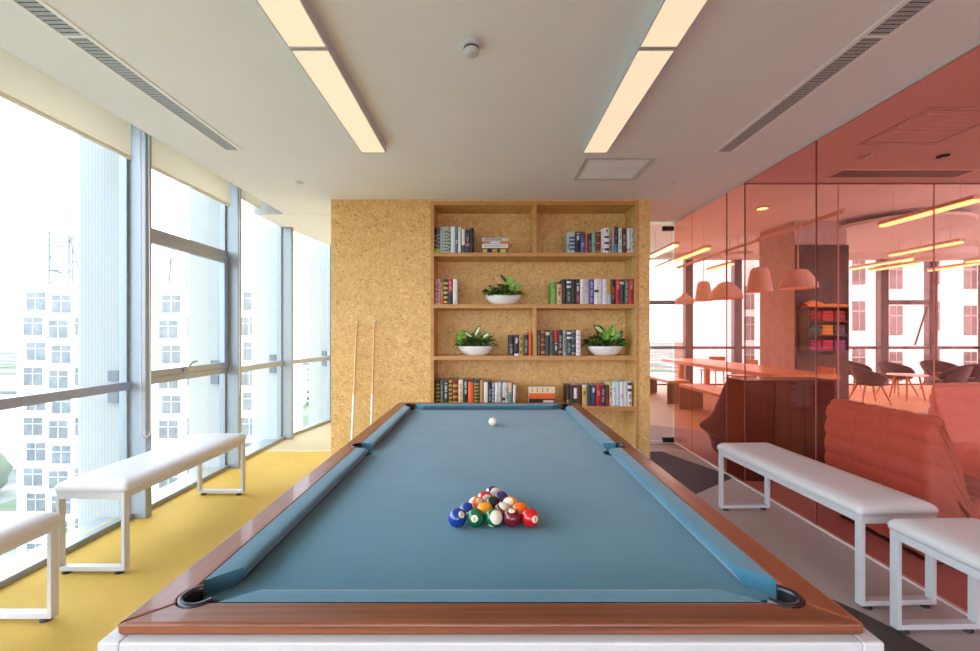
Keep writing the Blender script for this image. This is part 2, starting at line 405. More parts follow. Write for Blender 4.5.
# ---------------------------------------------------------------- windows of the left facade
def window(n, p0, u, L, top=3.0, fin=True, sash=False, label=None, alu='alu', mw=.06, md=.16, bar=(.96,1.02), top_bar=None, pane_glass='glass'):
    u = Vector(u).normalized(); nrm = Vector((u.y, -u.x, 0))
    if u.x > .9 or p0[0] > 14: nrm = -nrm
    R = Matrix(((u.x, nrm.x, 0, p0[0]), (u.y, nrm.y, 0, p0[1]), (0,0,1,0), (0,0,0,1)))
    root = snode('window_%d' % n, (p0[0], p0[1], 0), label)
    B = lambda: MB(R)
    B().box(0, L-mw, -.005, .005, .03, top).build('window_pane', M[pane_glass], root)
    B().box(L-mw, L, -.02, md, 0, top).build('mullion', M[alu], root, bevel=.006)
    B().box(L-mw-.022, L-mw, -.02, .035, 0.03, top).build('glazing_frame', M[alu], root)
    B().box(0, L-mw, 0, .07, 0, .04).build('window_sill', M[alu], root, bevel=.004)
    dark = 'alu_dark' if alu == 'alu' else alu
    if sash:
        B().box(0, L-mw, 0, .05, .975, 1.03).build('transom', M[dark], root, bevel=.003)
        B().box(0, L-mw, 0, .05, 2.16, 2.21).build('transom', M[dark], root, bevel=.003)
        m = B(); m.box(0.005, L-mw-.005, .008, .06, 1.032, 1.085); m.box(0.005, L-mw-.005, .008, .06, 2.09, 2.158)
        m.box(0.005, .06, .008, .058, 1.085, 2.09); m.box(L-mw-.065, L-mw-.005, .008, .058, 1.085, 2.09)
        sa = m.build('sash', M[dark], root, bevel=.003)
        h = B(); h.box(.47, .56, .06, .075, 1.045, 1.075); h.box(.50,.53,.075,.10,1.05,1.085)
        h.path([(.515,.09,1.08),(.515,.095,1.105),(.54,.10,1.125),(.60,.10,1.128)], .009)
        h.build('window_handle', M['chrome'], sa)
    elif bar:
        B().box(0, L-mw, 0, .05, bar[0], bar[1]).build('transom', M[dark], root, bevel=.003)
        if top_bar: B().box(0, L-mw, 0, .05, top_bar[0], top_bar[1]).build('transom', M[dark], root, bevel=.003)
    if fin:
        fb = B().box(L-.040, L-.028, -.36, -.03, -1.0, top+.6)
        fo = fb.build('glass_fin', M['fin'], root)
        c = B(); c.box(L-.052, L-.016, -.13, -.05, 1.02, 1.10); c.box(L-.052, L-.016, -.13, -.05, .86, .95)
        c.build('fin_clamp', M['clamp'], root)
    return root
P = 1.205
window(1, (WX, 3.29-P), (0,1,0), P, label='nearest full height window bay at the left edge')
window(2, (WX, 3.29), (0,1,0), P, sash=True, label='window bay with an opening sash and handle')
window(3, (WX, 3.29+P), (0,1,0), P, label='third window bay from the left, blind rolled up high')
for k in range(5):
    window(4+k, (fpts[k].x, fpts[k].y), fu, P, top=CZ-.012, fin=(k<2), label='window bay of the angled facade beyond the room' if k == 0 else None)
for k in range(3):
    window(9+k, (WX, 3.29-P*(k+2)), (0,1,0), P, fin=(k<1))
for k in range(3):
    window(44+k, (WX, 3.29-P*(k+5)), (0,1,0), P, fin=False)
for k in range(7):  # unseen front side of the lounge, glazing added to let in more daylight
    window(50+k, (6.3+1.2*k, CRY), (1,0,0), 1.2, top=HZ, fin=False, alu='alu_grey')
struct(MB().box(-2.9, WX, -5.8, 3.29-P*7, 0, 3.5).build('wall_left', M['wallwhite']))
for k in range(7):
    window(22+k, (-2.70+1.286*k, -5.7), (1,0,0), 1.286, top=CZ-.02, fin=False)
for k in range(6):  # added window bays out of view on the lounge's right, to brighten it
    window(30+k, (14.7, CRY+1.26*k), (0,1,0), 1.26, top=HZ, fin=False, alu='alu_grey')
# slab edge outside under the glass
struct(MB().box(-2.9, -2.70, -5.8, 5.7, -.4, 0.0).build('trim_5', M['alu']))

# far facade of the lounge
fx = [1.37+1.29*k for k in range(11)]
for k in range(10):
    fw = window(12+k, (fx[k+1], FY), (-1,0,0), 1.29, top=HZ, fin=False, alu='alu_grey', mw=.17, md=.16,
           bar=(.955,1.03), top_bar=(2.13,2.25) if k in (2,7) else None,
           label='far lounge window bay with a transom' if 1 <= k < 9 else None)
    if k == 7: MB().tube((px(915,11.35),11.35,pz(345,11.35)),(px(927,11.42),11.42,pz(307,11.42)),.02).build('stay_arm', M['alu_grey'], fw)
struct(MB().box(bx1-.05, 14.8, FY-.18, FY+.1, 3.32, HZ).build('trim_6', M['wallwhite']))

# ---------------------------------------------------------------- red glass wall, glass door, inner partition
wr = snode('wall_right', (GX, 2, 0), 'red tinted glass wall')
js = [-5.6, -3.1, -1.0, 1.05, 3.11, 3.97, 4.27, 5.0, WY]
for a, b in zip(js, js[1:]):
    MB().box(GX-.005, GX+.005, a+.002, b-.002, .01, CZ-.004).build('glass_panel', M['redglass'], wr)
    if a > -5.5: MB().box(GX-.0052, GX+.0052, a-.002, a+.002, .01, CZ-.004).build('panel_joint', M['joint'] if a != 5.0 else M['pinkglass'], wr)
MB().box(GX-.014, GX+.014, -5.6, WY, CZ-.012, CZ).build('top_channel', M['white'], wr)
MB().box(GX-.014, GX+.014, -5.6, WY, 0, .012).build('bottom_channel', M['joint_light'], wr)
dr = snode('door_1', (2.0, WY, 0), 'frameless pink glass door')
MB().box(bx1+.01, 2.325, WY-.006, WY+.006, .03, CZ-.03).build('door_pane', M['pinkglass'], dr)
MB().box(2.20, 2.338, WY-.02, WY+.02, 2.66, 2.715).build('patch_fitting', M['darkmetal'], dr, bevel=.003)
MB().box(2.20, 2.338, WY-.02, WY+.02, .012, .075).build('patch_fitting', M['darkmetal'], dr, bevel=.003)
MB().box(bx1+.01, 2.20, WY-.01, WY+.01, .018, .034).build('bottom_seal', M['white'], dr)
wi = snode('wall_partition', (4, CRY, 0), 'inner glass partition behind the sofas')
jx = [GX+.03, 3.25, 4.135, 5.02, 6.2]
for a, b in zip(jx, jx[1:]):
    MB().box(a+.003, b-.003, CRY-.004, CRY+.004, .01, CZ-.01).build('glass_panel', M['clearglass'], wi)
    if a > 3: MB().box(a-.004, a+.004, CRY-.005, CRY+.005, .01, CZ-.01).build('panel_joint', M['joint_light'], wi)
MB().box(GX+.03, 6.2, CRY-.012, CRY+.012, CZ-.008, CZ+.03).build('top_channel', M['joint'], wi)

# ================================================================== OUTSIDE
g = MB().add([(-900,-600,-30),(900,-600,-30),(900,1500,-30),(-900,1500,-30)], [(0,1,2,3)]).build('ground', M['ground']); struct(g, 'city ground far below')
def tower(x0, x1, y0, depth, zb, zt, cols, rows, cw, chh, label, wx0, wdx, wz0, wdz, stag=.35, wxs=None):
    t = thing('tower_block', ((x0+x1)/2, y0+depth/2, zb), label, 'building')
    MB().box(x0, x1, y0, y0+depth, zb, zt).build('facade', M['facade'], t)
    for r in range(rows):
        for c in range(cols):
            a = (wxs[c] if wxs else wx0+c*wdx)-(stag if r % 2 else 0); z = wz0-r*wdz-(.35 if c % 2 else 0)
            m = MB(); m.box(a, a+cw, y0-.04, y0+.02, z-chh, z)
            m.box(a+cw*.48, a+cw*.52, y0-.07, y0-.03, z-chh, z, 1); m.box(a, a+cw, y0-.07, y0-.03, z-chh*.36, z-chh*.32, 1)
            m.build('window', [M['farwin'], M['vent']], t)
    return t
BY = 52
tw = tower(px(17,BY), px(253,BY), BY, 14, -30, pz(284.5,BY), 9, 11, 2.25, 2.15, 'white tower block with square windows seen through the left windows', px(26,BY), 3.05, pz(292,BY), 3.0, wxs=[px(q,BY) for q in (26.5,52,78,104,132,162,190,217,243)])
rf = MB(); ry = 54
X0, X1 = px(49,ry), px(69,ry); Z0, Z1 = pz(284.5,BY), pz(232,ry)
for x in (X0, X1): 
    for yy in (ry, ry+3): rf.tube((x,yy,Z0),(x,yy,Z1-(0 if x==X0 else .4)),.11)
for k, z in enumerate((.28,.52,.76,1.0)):
    zz = Z0+(Z1-Z0)*z
    for yy in (ry, ry+3): rf.tube((X0,yy,zz),(X1,yy,zz-.2),.09)
rf.tube((X0,ry,Z0+(Z1-Z0)*.3),(px(80,ry),ry,Z0+(Z1-Z0)*.28),.09); rf.tube((X1,ry,Z1-.4),(px(80,ry),ry,Z0+1.6),.09); rf.tube((px(80,ry),ry,Z0),(px(80,ry),ry,Z0+2),.09)
rf.tube((X0,ry,Z0),(X0+1.3,ry,Z0+1.8),.08); rf.tube((X1,ry,Z0),(X0+1.3,ry,Z0+1.8),.08); rf.tube((X0,ry,Z0+3.5),(X1,ry,Z1-1),.07)
tag(rf.build('roof_frame', M['steel_far'], origin=((X0+X1)/2, ry, Z0)), 'steel lattice frame on the white tower roof seen through nearest window', 'frame')
rf = MB(); X0, X1 = px(170,ry), px(190,ry); Z1 = pz(255,ry)
for x in (X0, X1):
    for yy in (ry, ry+3): rf.tube((x,yy,Z0),(x-.0,yy,Z1),.10)
for z in (.18,.5,.85):
    for yy in (ry, ry+3): rf.tube((X0,yy,Z0+(Z1-Z0)*z),(X1,yy,Z0+(Z1-Z0)*z),.09)
rf.tube((px(167,ry),ry,Z0),(px(173,ry),ry,Z1),.08)
tag(rf.build('roof_frame', M['steel_far'], origin=((X0+X1)/2, ry, Z0)), 'smaller steel frame on the tower roof seen through the opening sash', 'frame')
ty = 48
tower(px(742,ty), px(800,ty), ty, 12, -30, 14, 3, 8, 1.35, 2.6, 'white tower with narrow windows left of the concrete column', px(744,ty), 2.3, pz(286,ty), 1.95+1.4, 0)
ty = 34
tower(px(849,ty), px(1100,ty), ty, 12, -30, 13, 6, 6, 1.0, 2.3, 'white tower with tall windows seen behind the grey armchairs', px(851,ty)+.1, 2.9, pz(255,ty), 3.6, 0)
for i, (x, y, sx, sy, h, c) in enumerate([(-150,125,28,14,10,(206,150,140)),(-118,104,18,12,7,(224,204,170)),(-175,160,40,18,14,(220,220,218)),(-95,185,30,16,16,(214,214,214)),(-108,260,60,20,20,(205,208,210)),(-88,150,22,12,8,(222,180,170)),(-52,190,24,16,9,(214,204,196)),(-74,330,60,30,26,(200,206,210)),(-84,205,26,14,7,(216,150,140))]):
    m = MB(); m.box(x-sx/2, x+sx/2, y-sy/2, y+sy/2, -30, -30+h, 0); m.box(x-sx/2-.4, x+sx/2+.4, y-sy/2-.4, y+sy/2+.4, -30+h, -30+h+.6, 1)
    for k in range(int(h/3)): m.box(x-sx/2+1, x+sx/2-1, y-sy/2-.1, y-sy/2+.1, -30+k*3+1, -30+k*3+2.3, 2)
    names = ['pink', 'cream roofed', 'long white', 'tall grey', 'wide grey', 'rosy', 'beige', 'hazy distant', 'red roofed']
    tag(m.build('low_building', [colour((216,214,210), .9), colour(c, .9), M['farwin']]), names[i]+' low city building far below the windows', 'building', 'low city buildings below')
for i, (x, y, r) in enumerate([(-108,78,6),(-97,82,5),(-126,80,7),(-66,130,6)]):
    m = MB(); m.tube((x,y,-30),(x,y,-26),.5)
    bm = bmesh.new(); bmesh.ops.create_icosphere(bm, subdivisions=3, radius=r)
    vs = [v.co*(1+.25*noise.noise(v.co*.6))+Vector((x,y,-30+r*.95)) for v in bm.verts]; fs = [[v.index for v in f.verts] for f in bm.faces]; bm.free()
    m.add(vs, fs, 1, True)
    tag(m.build('tree', [M['benchdark'], colour((88,98,80), .95)]), ['largest dark','small','broad','lone'][i]+' green tree on the ground far below the windows', 'tree', 'trees far below')

# ================================================================== ROLLER BLINDS
def blind(y0, y1, zb, label, chain=None):
    t = thing('roller_blind', (-2.58, (y0+y1)/2, zb), label, 'blind', 'roller blinds on the left windows')
    MB().box(-2.582, -2.579, y0, y1, zb, 2.95).build('blind_fabric', M['blind'], t)
    MB().box(-2.588, -2.573, y0, y1, zb-.012, zb+.014).build('bottom_bar', M['blind'], t, bevel=.003)
    MB().tube((-2.58,y0,2.955),(-2.58,y1,2.955),.032).build('roller', M['white'], t)
    if chain:
        cy, zc, x = chain
        pts = [(x, cy, 2.95), (x, cy, zc+.05), (x, cy+.012, zc+.015), (x+.01, cy+.035, zc), (x+.02, cy+.058, zc+.015), (x+.02, cy+.07, zc+.05), (x+.02, cy+.05, 2.95)]
        MB().path(pts, .004).build('pull_chain', M['white'], t)
    return t
blind(2.11, 3.155, 2.645, 'cream roller blind over the nearest window, half a metre down', (3.17, pz(438,3.19), -2.55+.03))
blind(3.33, 4.37, 2.655, 'cream roller blind above the window with the opening sash', (4.40, pz(397,4.42), -2.50))
blind(4.52, 4.96, 2.80, 'short cream blind rolled nearly up, beside the white recess board', None)

# ================================================================== CEILING FITTINGS
def ceiling_light(x0, x1, y0, y1, label):
    t = thing('ceiling_light', ((x0+x1)/2, (y0+y1)/2, CZ-.058), label, 'ceiling light', 'linear ceiling lights over the table')
    m = MB(); zt, zb = CZ, CZ-.058; e = .006
    m.box(x0, x0+e, y0, y1, zb, zt); m.box(x1-e, x1, y0, y1, zb, zt); m.box(x0+e, x1-e, y0, y0+e*1.5, zb, zt); m.box(x0+e, x1-e, y1-e*1.5, y1, zb, zt)
    m.build('housing', M['white'], t)
    MB().box(x0+e, x1-e, y0+e*1.5, y1-e*1.5, zb+.003, zb+.012).build('diffuser', M['light'], t)
    return t
for x0, x1, s in ((-.925,-.743,'left'), (.706,.885,'right')):
    ceiling_light(x0, x1, 2.04, 3.215, 'long warm ceiling light %s of centre, farther of its pair' % s)
    ceiling_light(x0, x1, .855, 2.03, 'long warm ceiling light %s of centre, nearer of its pair' % s)
    ceiling_light(x0, x1, -1.5, -.33, 'long warm ceiling light %s of centre, behind the viewpoint' % s)
def slot_vent(x0, x1, y0, y1, label, along='y', slat=None, parts=True):
    t = thing('ceiling_vent', ((x0+x1)/2, (y0+y1)/2, CZ-.006), label, 'ceiling vent', 'long slotted air vents in the ceiling')
    m = MB(); e = .024; zb = CZ-.006; zt = CZ+.004
    m.box(x0, x0+e, y0, y1, zb, CZ); m.box(x1-e, x1, y0, y1, zb, CZ); m.box(x0+e, x1-e, y0, y0+e*.6, zb, CZ); m.box(x0+e, x1-e, y1-e*.6, y1, zb, CZ)
    if along == 'y': m.box(x0+e, x1-e, 2.02, 2.035, zb, CZ)
    m.build('frame', M['brightpaint'], t)
    MB().box(x0+e, x1-e, y0+.01, y1-.01, CZ-.001, CZ).build('backing', M['ventdark'], t)
    d = .026; n = int(((y1-y0) if along == 'y' else (x1-x0))/d)
    for i in range(n):
        m = MB()
        if along == 'y':
            y = y0+.012+i*d; m.add([(x0+e,y,CZ-.0005),(x1-e,y,CZ-.0005),(x1-e,y+.016,CZ-.005),(x0+e,y+.016,CZ-.005),(x0+e,y+.002,CZ-.0001),(x1-e,y+.002,CZ-.0001),(x1-e,y+.018,CZ-.0045),(x0+e,y+.018,CZ-.0045)], [(0,1,2,3),(7,6,5,4),(3,2,6,7),(0,4,5,1)])
        else:
            x = x0+.012+i*d; m.box(x, x+.012, y0+.012, y1-.012, CZ-.005, CZ-.001)
        m.build('louvre', M['vent'], t)
    return t
slot_vent(-1.989, -1.848, .85, 3.304, 'long slotted ceiling vent on the left, parallel to the windows')
slot_vent(1.735, 1.882, .85, 3.333, 'long slotted ceiling vent on the right, parallel to the red glass')
slot_vent(3.0, 4.17, 3.68, 3.88, 'slotted ceiling vent behind the red glass, above the sofas', along='x')
t = thing('smoke_detector', (-.074, 2.08, CZ-.06), 'round white smoke detector in the middle of the ceiling', 'smoke detector')
MB().lathe([(.052,0),(.052,-.014),(.046,-.022),(.040,-.026)], (-.074,2.08,CZ), 32).build('base', M['white'], t)
MB().lathe([(.036,-.026),(.035,-.034)], (-.074,2.08,CZ), 32).build('sensor_slot', M['darkmetal'], t)
MB().lathe([(.036,-.034),(.038,-.038),(.034,-.052),(.024,-.06),(0,-.062)], (-.074,2.08,CZ), 32).build('cap', M['white'], t)
def panel(x0, x1, y0, y1, label, name='access_panel', cat='ceiling panel'):
    t = thing(name, ((x0+x1)/2, (y0+y1)/2, CZ-.008), label, cat)
    m = MB(); e = .03; zb = CZ-.008
    m.box(x0, x0+e, y0, y1, zb, CZ); m.box(x1-e, x1, y0, y1, zb, CZ); m.box(x0+e, x1-e, y0, y0+e, zb, CZ); m.box(x0+e, x1-e, y1-e, y1, zb, CZ)
    m.build('frame', M['white'], t, bevel=.002)
    m = MB(); m.box(x0+e, x1-e, y0+e, y1-e, CZ-.002, CZ-.0)
    n = 14
    for i in range(n): 
        y = y0+e+(y1-y0-2*e)*(i+.3)/n; m.box(x0+e+.03, x1-e-.03, y, y+.009, CZ-.006, CZ-.002)
    m.build('grille', M['ceiling'], t)
panel(.775, 1.335, 3.43, 3.93, 'square white return air grille in the ceiling before the bookcase', 'air_grille', 'ceiling vent')
panel(2.72, 3.28, 2.67, 3.19, 'square ceiling cassette seen through the red glass above the sofa', 'ceiling_cassette', 'air conditioner')
for x, y, l in ((-1.724,4.0,'small white ceiling sprinkler near the windows'), (1.70,4.0,'small white ceiling sprinkler near the glass door'), (2.95,3.41,'round white ceiling disc behind the red glass beside the cassette')):
    r = .032 if x < 2 else .055
    tag(MB().lathe([(r,0),(r,-.006),(r*.7,-.014),(0,-.015)], (x,y,CZ), 24).build('ceiling_sprinkler', M['white'], origin=(x,y,CZ-.015)), l, 'sprinkler')
tag(MB().lathe([(.04,0),(.042,-.01),(.0,-.012)], (3.56,3.40,CZ), 20).build('ceiling_sensor', M['darkmetal'], origin=(3.56,3.4,CZ-.012)), 'small dark ceiling sensor behind the red glass', 'sensor')

# ================================================================== POOL TABLE
TXc = .0075
BZ, RZ, WZ = .769, .809, .785          # bed, rail top, rail underside
ox, oy0, oy1 = .7345, .856, 3.585      # outer half width, near, far
ix, iy0, iy1 = .6605, .925, 3.515      # wood inner edge
nx, ny0, ny1 = .5955, .980, 3.452      # cushion noses
midY = 2.216
tb = thing('pool_table', (TXc, midY, 0), 'pool table with blue cloth, brown wooden rails and white frame', 'pool table')
CR = .043
cc = {(-1,0): (-.632,.950), (1,0): (.632,.950), (-1,1): (-.632,3.490), (1,1): (.632,3.490)}
def shx(p): return (p[0]+TXc, p[1])
def arc(c, r, a0, a1, n=14): return [(c[0]+r*math.cos(a0+(a1-a0)*k/n), c[1]+r*math.sin(a0+(a1-a0)*k/n)) for k in range(n+1)]
def mit(cx, cy, sx, sy):   # angle of the mitre from pocket centre outwards
    return math.atan2((oy0 if sy < 0 else oy1)-cy, sx*ox-cx)
def hole_end_on_y(c, y, sx):  # angle where circle meets horizontal line y, on side sx
    dy = y-c[1]; return math.atan2(dy, sx*math.sqrt(CR**2-dy**2))
def hole_end_on_x(c, x, sy):
    dx = x-c[0]; return math.atan2(sy*math.sqrt(CR**2-dx**2), dx)
def norm_sweep(a0, a1, cw):
    if cw:
        while a1 > a0: a1 -= 2*PI
    else:
        while a1 < a0: a1 += 2*PI
    return a0, a1
def end_rail(j):
    sy = -1 if j == 0 else 1; oy = oy0 if j == 0 else oy1; iy = iy0 if j == 0 else iy1
    L = cc[(-1,j)]; R_ = cc[(1,j)]
    pts = [(-ox,oy),(ox,oy)]
    a0 = mit(R_[0],R_[1],1,sy); a1 = hole_end_on_y(R_, iy, -1); a0,a1 = norm_sweep(a0,a1, sy < 0); pts += arc(R_,CR,a0,a1)
    a0 = hole_end_on_y(L, iy, 1); a1 = mit(L[0],L[1],-1,sy); a0,a1 = norm_sweep(a0,a1, sy < 0); pts += arc(L,CR,a0,a1)
    return [shx(p) for p in pts]
SPc, SPr = .655, .046
def side_rail(s):
    A = cc[(s,0)]; B_ = cc[(s,1)]
    pts = [(s*ox,oy0),(s*ox,oy1)]
    a0 = mit(B_[0],B_[1],s,1); a1 = hole_end_on_x(B_, s*ix, -1); a0,a1 = norm_sweep(a0,a1, s > 0); pts += arc(B_,CR,a0,a1)
    c = (s*SPc, midY); dx = s*ix-c[0]; h = math.sqrt(SPr**2-dx**2)
    a0 = math.atan2(h,dx); a1 = math.atan2(-h,dx); a0,a1 = norm_sweep(a0,a1, s > 0); pts += arc(c,SPr,a0,a1)
    a0 = hole_end_on_x(A, s*ix, 1); a1 = mit(A[0],A[1],s,-1); a0,a1 = norm_sweep(a0,a1, s > 0); pts += arc(A,CR,a0,a1)
    return [shx(p) for p in pts]
for j in (0,1): MB().prism(end_rail(j), WZ, RZ).build('rail', M['railwood_x'], tb, bevel=.006, seg=3)
for s in (-1,1): MB().prism(side_rail(s), WZ, RZ).build('rail', M['railwood_y'], tb, bevel=.006, seg=3)
# cushions
prof = [(0,RZ-.0005),(.45,RZ-.0003),(.78,RZ-.0012),(.93,RZ-.004),(1.0,RZ-.010),(.98,RZ-.016),(.72,BZ+.001),(0,BZ+.001)]
def cushion(b0, b1, n0, n1):
    m = MB(); N = 10; rows = []
    b0,b1,n0,n1 = [Vector(shx(p)) for p in (b0,b1,n0,n1)]
    for t, z in prof:
        p = b0.lerp(n0,t); q = b1.lerp(n1,t)
        rows.append([(p.lerp(q,k/N).x, p.lerp(q,k/N).y, z) for k in range(N+1)])
    v = [p for r in rows for p in r]; n = len(prof); W = N+1
    f = [(i*W+k, i*W+k+1, (i+1)*W+k+1, (i+1)*W+k) for i in range(n-1) for k in range(N)]
    m.add(v, f, 0, True); m.add([r[0] for r in rows], [tuple(range(n))]); m.add([r[-1] for r in rows], [tuple(range(n-1,-1,-1))])
    return m.build('cushion', M['cloth'], tb, weld=False)
k1, k2 = .092, .080
cushion((-ix+k2,iy0),(ix-k2,iy0),(-nx+k1,ny0),(nx-k1,ny0))
cushion((-ix+k2,iy1),(ix-k2,iy1),(-nx+k1,ny1),(nx-k1,ny1))
for s in (-1,1):
    cushion((s*ix,iy0+k2),(s*ix,midY-.043),(s*nx,ny0+k1),(s*nx,midY-.056))
    cushion((s*ix,midY+.043),(s*ix,iy1-k2),(s*nx,midY+.056),(s*nx,ny1-k1))
# bed with pocket cut-outs
BR = .047
def cutc(c, r, x, y, sx, sy):
    """points of the circle inside the bed corner from x-side to y-side"""
    dx = x-c[0]; dy = y-c[1]
    a0 = math.atan2(-sy*math.sqrt(r*r-dx*dx), dx); a1 = math.atan2(dy, -sx*math.sqrt(r*r-dy*dy))
    return a0, a1
bed = []
bxm, by0_, by1_ = .70, .89, 3.55
def short(a0, a1):
    d = (a1-a0+PI)%(2*PI)-PI; return a0, a0+d
for (sx, j) in ((-1,0),(1,0),(1,1),(-1,1)):
    sy = -1 if j == 0 else 1; c = cc[(sx,j)]; x = sx*bxm; y = by0_ if j == 0 else by1_
    x_ = c[0]+sx*BR*.9; y_ = c[1]+sy*BR*.9
    ax = math.atan2(-sy*.436, sx*.9); ay = math.atan2(sy*.9, -sx*.436)
    # arc through the inner side (towards the table centre)
    ain = math.atan2(-sy, -sx)
    A1 = short(ax, ain); A2 = short(ain, ay)
    pts = arc(c, BR, A1[0], A1[1], 8)+arc(c, BR, A2[0], A2[1], 8)[1:]
    pts = [(x, pts[0][1])]+pts+[(pts[-1][0], y)]
    if (sx, j) in ((-1,0),(1,1)): seq = pts
    else: seq = pts[::-1]
    bed.append(seq)
spl = [(.70, midY-.0554)]+arc((SPc-.012,midY),.058,-PI/2-.3,-3*PI/2+.3,12)+[(.70, midY+.0554)]
outline = bed[0]+bed[1]+spl+bed[2]+bed[3]+[(-x, 2*midY-y) for x, y in spl]
MB().prism([shx(p) for p in outline], BZ-.03, BZ).build('bed', M['cloth'], tb)
# pockets
def pocket(c, a0, a1, r, name='pocket'):
    c = shx(c); m = MB(); n = 24
    ro, ri = r-.001, r-.013
    up = arc(c, ro, a0, a1, n); inn = arc(c, ri, a0, a1, n); zt = RZ+.003
    pro = [(ro,.72),(ro,zt-.002),(ro-.003,zt),(ri+.003,zt),(ri,zt-.004),(ri,.72)]
    v = []; 
    for k in range(n+1):
        a = a0+(a1-a0)*k/n
        for rr, z in pro: v.append((c[0]+rr*math.cos(a), c[1]+rr*math.sin(a), z))
    q = len(pro); f = [(k*q+i, (k+1)*q+i, (k+1)*q+i+1, k*q+i+1) for k in range(n) for i in range(q-1)]
    m.add(v, f, 0, True); m.add(v[:q], [tuple(range(q))]); m.add(v[-q:], [tuple(range(q-1,-1,-1))])
    p = m.build(name, M['gunmetal'], tb)
    b = MB(); b.lathe([(0,.640),(ri,.640),(r-.004,.66),(r-.004,.764),(ri-.001,.764),(ri-.004,.665),(0,.650)], (c[0],c[1],0), 28)
    ll = []
    for k in range(n+1):
        a = a0+(a1-a0)*k/n
        ll += [(c[0]+(ri-.0015)*math.cos(a), c[1]+(ri-.0015)*math.sin(a), z) for z in (.75, RZ-.004)]
    b.add(ll, [(2*k, 2*k+1, 2*k+3, 2*k+2) for k in range(n)], 0, True)
    b.build('pocket_cup', M['black'], p)
    pl = MB(); am = (a0+a1)/2; 
    return p
for (sx, j), c in cc.items():
    sy = -1 if j == 0 else 1; am = math.atan2(sy, sx); pocket(c, am-1.95, am+1.95, CR)
for s in (-1,1):
    am = 0 if s > 0 else PI; pocket((s*SPc,midY), am-1.50, am+1.50, SPr)
# white frame
fr = MB(); wx, wy0, wy1 = .757, .836, 3.605
for s in (-1,1): fr.box(*sorted((TXc+s*wx, TXc+s*(.715))), wy0, wy1, .60, WZ)
fr.box(TXc-.715, TXc+.715, wy0, .878, .60, WZ); fr.box(TXc-.715, TXc+.715, 3.563, wy1, .60, WZ)
fr.build('frame', M['white'], tb, bevel=.004)
MB().box(TXc-.715, TXc+.715, .878, 3.563, .60, .636).build('underframe', M['white'], tb)
for s in (-1,1):
    for y in (.90, 3.54):
        x = TXc+s*.68; l = MB(); q = .07; q2 = .05
        l.add([(x-q2,y-q2,0),(x+q2,y-q2,0),(x+q2,y+q2,0),(x-q2,y+q2,0),(x-q,y-q,.60),(x+q,y-q,.60),(x+q,y+q,.60),(x-q,y+q,.60)], [(3,2,1,0),(4,5,6,7),(0,1,5,4),(1,2,6,5),(2,3,7,6),(3,0,4,7)])
        l.build('leg', M['white'], tb, bevel=.004)

# ---------------------------------------------------------------- balls
BRD = .0286
def ball_mat(name, rgb, stripe):
    t = NT(name); tc = t.n.new('ShaderNodeTexCoord'); nm = t.node('ShaderNodeVectorMath', operation='NORMALIZE')
    t.link(tc.outputs['Object'], nm.inputs[0]); sep = t.node('ShaderNodeSeparateXYZ'); t.link(nm.outputs[0], sep.inputs[0])
    ivory = S(238,230,204); c = S(*rgb)
    if stripe:
        band = t.math('LESS_THAN', t.math('ABSOLUTE', sep.outputs[2]), .66); col = t.mix(band, ivory, c)
    else:
        nz = t.noise(nm.outputs[0], 4, 1); col = t.ramp(nz.outputs['Fac'], [(.3, tuple(x*.96 for x in c[:3])+(1,)), (.7, c)])
    if rgb != (238,230,204):
        spot = t.math('GREATER_THAN', t.math('ABSOLUTE', sep.outputs[0]), .925); col = t.mix(spot, col, ivory)
    t.link(col, t.b.inputs['Base Color']); t.b.inputs['Roughness'].default_value = .08; t.b.inputs['Coat Weight'].default_value = .5
    return t.m
def text_mesh(txt, size):
    cu = bpy.data.curves.new('digits', 'FONT'); cu.body = txt; cu.size = size; cu.align_x = 'CENTER'; cu.align_y = 'CENTER'
    cu.resolution_u = 4; cu.offset = size*.012
    o = bpy.data.objects.new('digits', cu); COL.objects.link(o)
    dg = bpy.context.evaluated_depsgraph_get(); dg.update(); me = o.evaluated_get(dg).to_mesh()
    v = [x.co.copy() for x in me.vertices]; f = [list(p.vertices) for p in me.polygons]
    cx = (max(p.x for p in v)+min(p.x for p in v))/2; cy = (max(p.y for p in v)+min(p.y for p in v))/2
    v = [(p.x-cx, p.y-cy) for p in v]
    o.evaluated_get(dg).to_mesh_clear(); bpy.data.objects.remove(o); bpy.data.curves.remove(cu); return v, f
def sphere_mesh(name, r, seg=40, rings=24):
    bm = bmesh.new(); bmesh.ops.create_uvsphere(bm, u_segments=seg, v_segments=rings, radius=r)
    for f in bm.faces: f.smooth = True
    me = bpy.data.meshes.new(name); bm.to_mesh(me); bm.free(); return me
def ball(x, y, rgb, stripe, num, pole, ndir, label, group='racked pool balls'):
    me = sphere_mesh('pool_ball', BRD); me.materials.append(ball_mat('ball_%s' % (num or 'cue'), rgb, stripe))
    o = bpy.data.objects.new('pool_ball' if num else 'cue_ball', me); COL.objects.link(o)
    p = Vector(pole).normalized(); n = Vector(ndir); n = (n-p*n.dot(p)).normalized(); q = p.cross(n)
    o.matrix_world = Matrix(((n.x,q.x,p.x,x),(n.y,q.y,p.y,y),(n.z,q.z,p.z,BZ+BRD),(0,0,0,1)))
    tag(o, label, 'pool ball', group)
    if num:
        v, f = text_mesh(str(num), .0145 if num < 10 else .012)
        vv = []
        for a, b in v: vv.append((math.sqrt(max(0,BRD**2-a*a-b*b))+.00018, a, b))
        m2 = bpy.data.meshes.new('number'); m2.from_pydata(vv, [], f); m2.materials.append(M['black'])
        c = bpy.data.objects.new('number', m2); COL.objects.link(c); c.parent = o
    return o
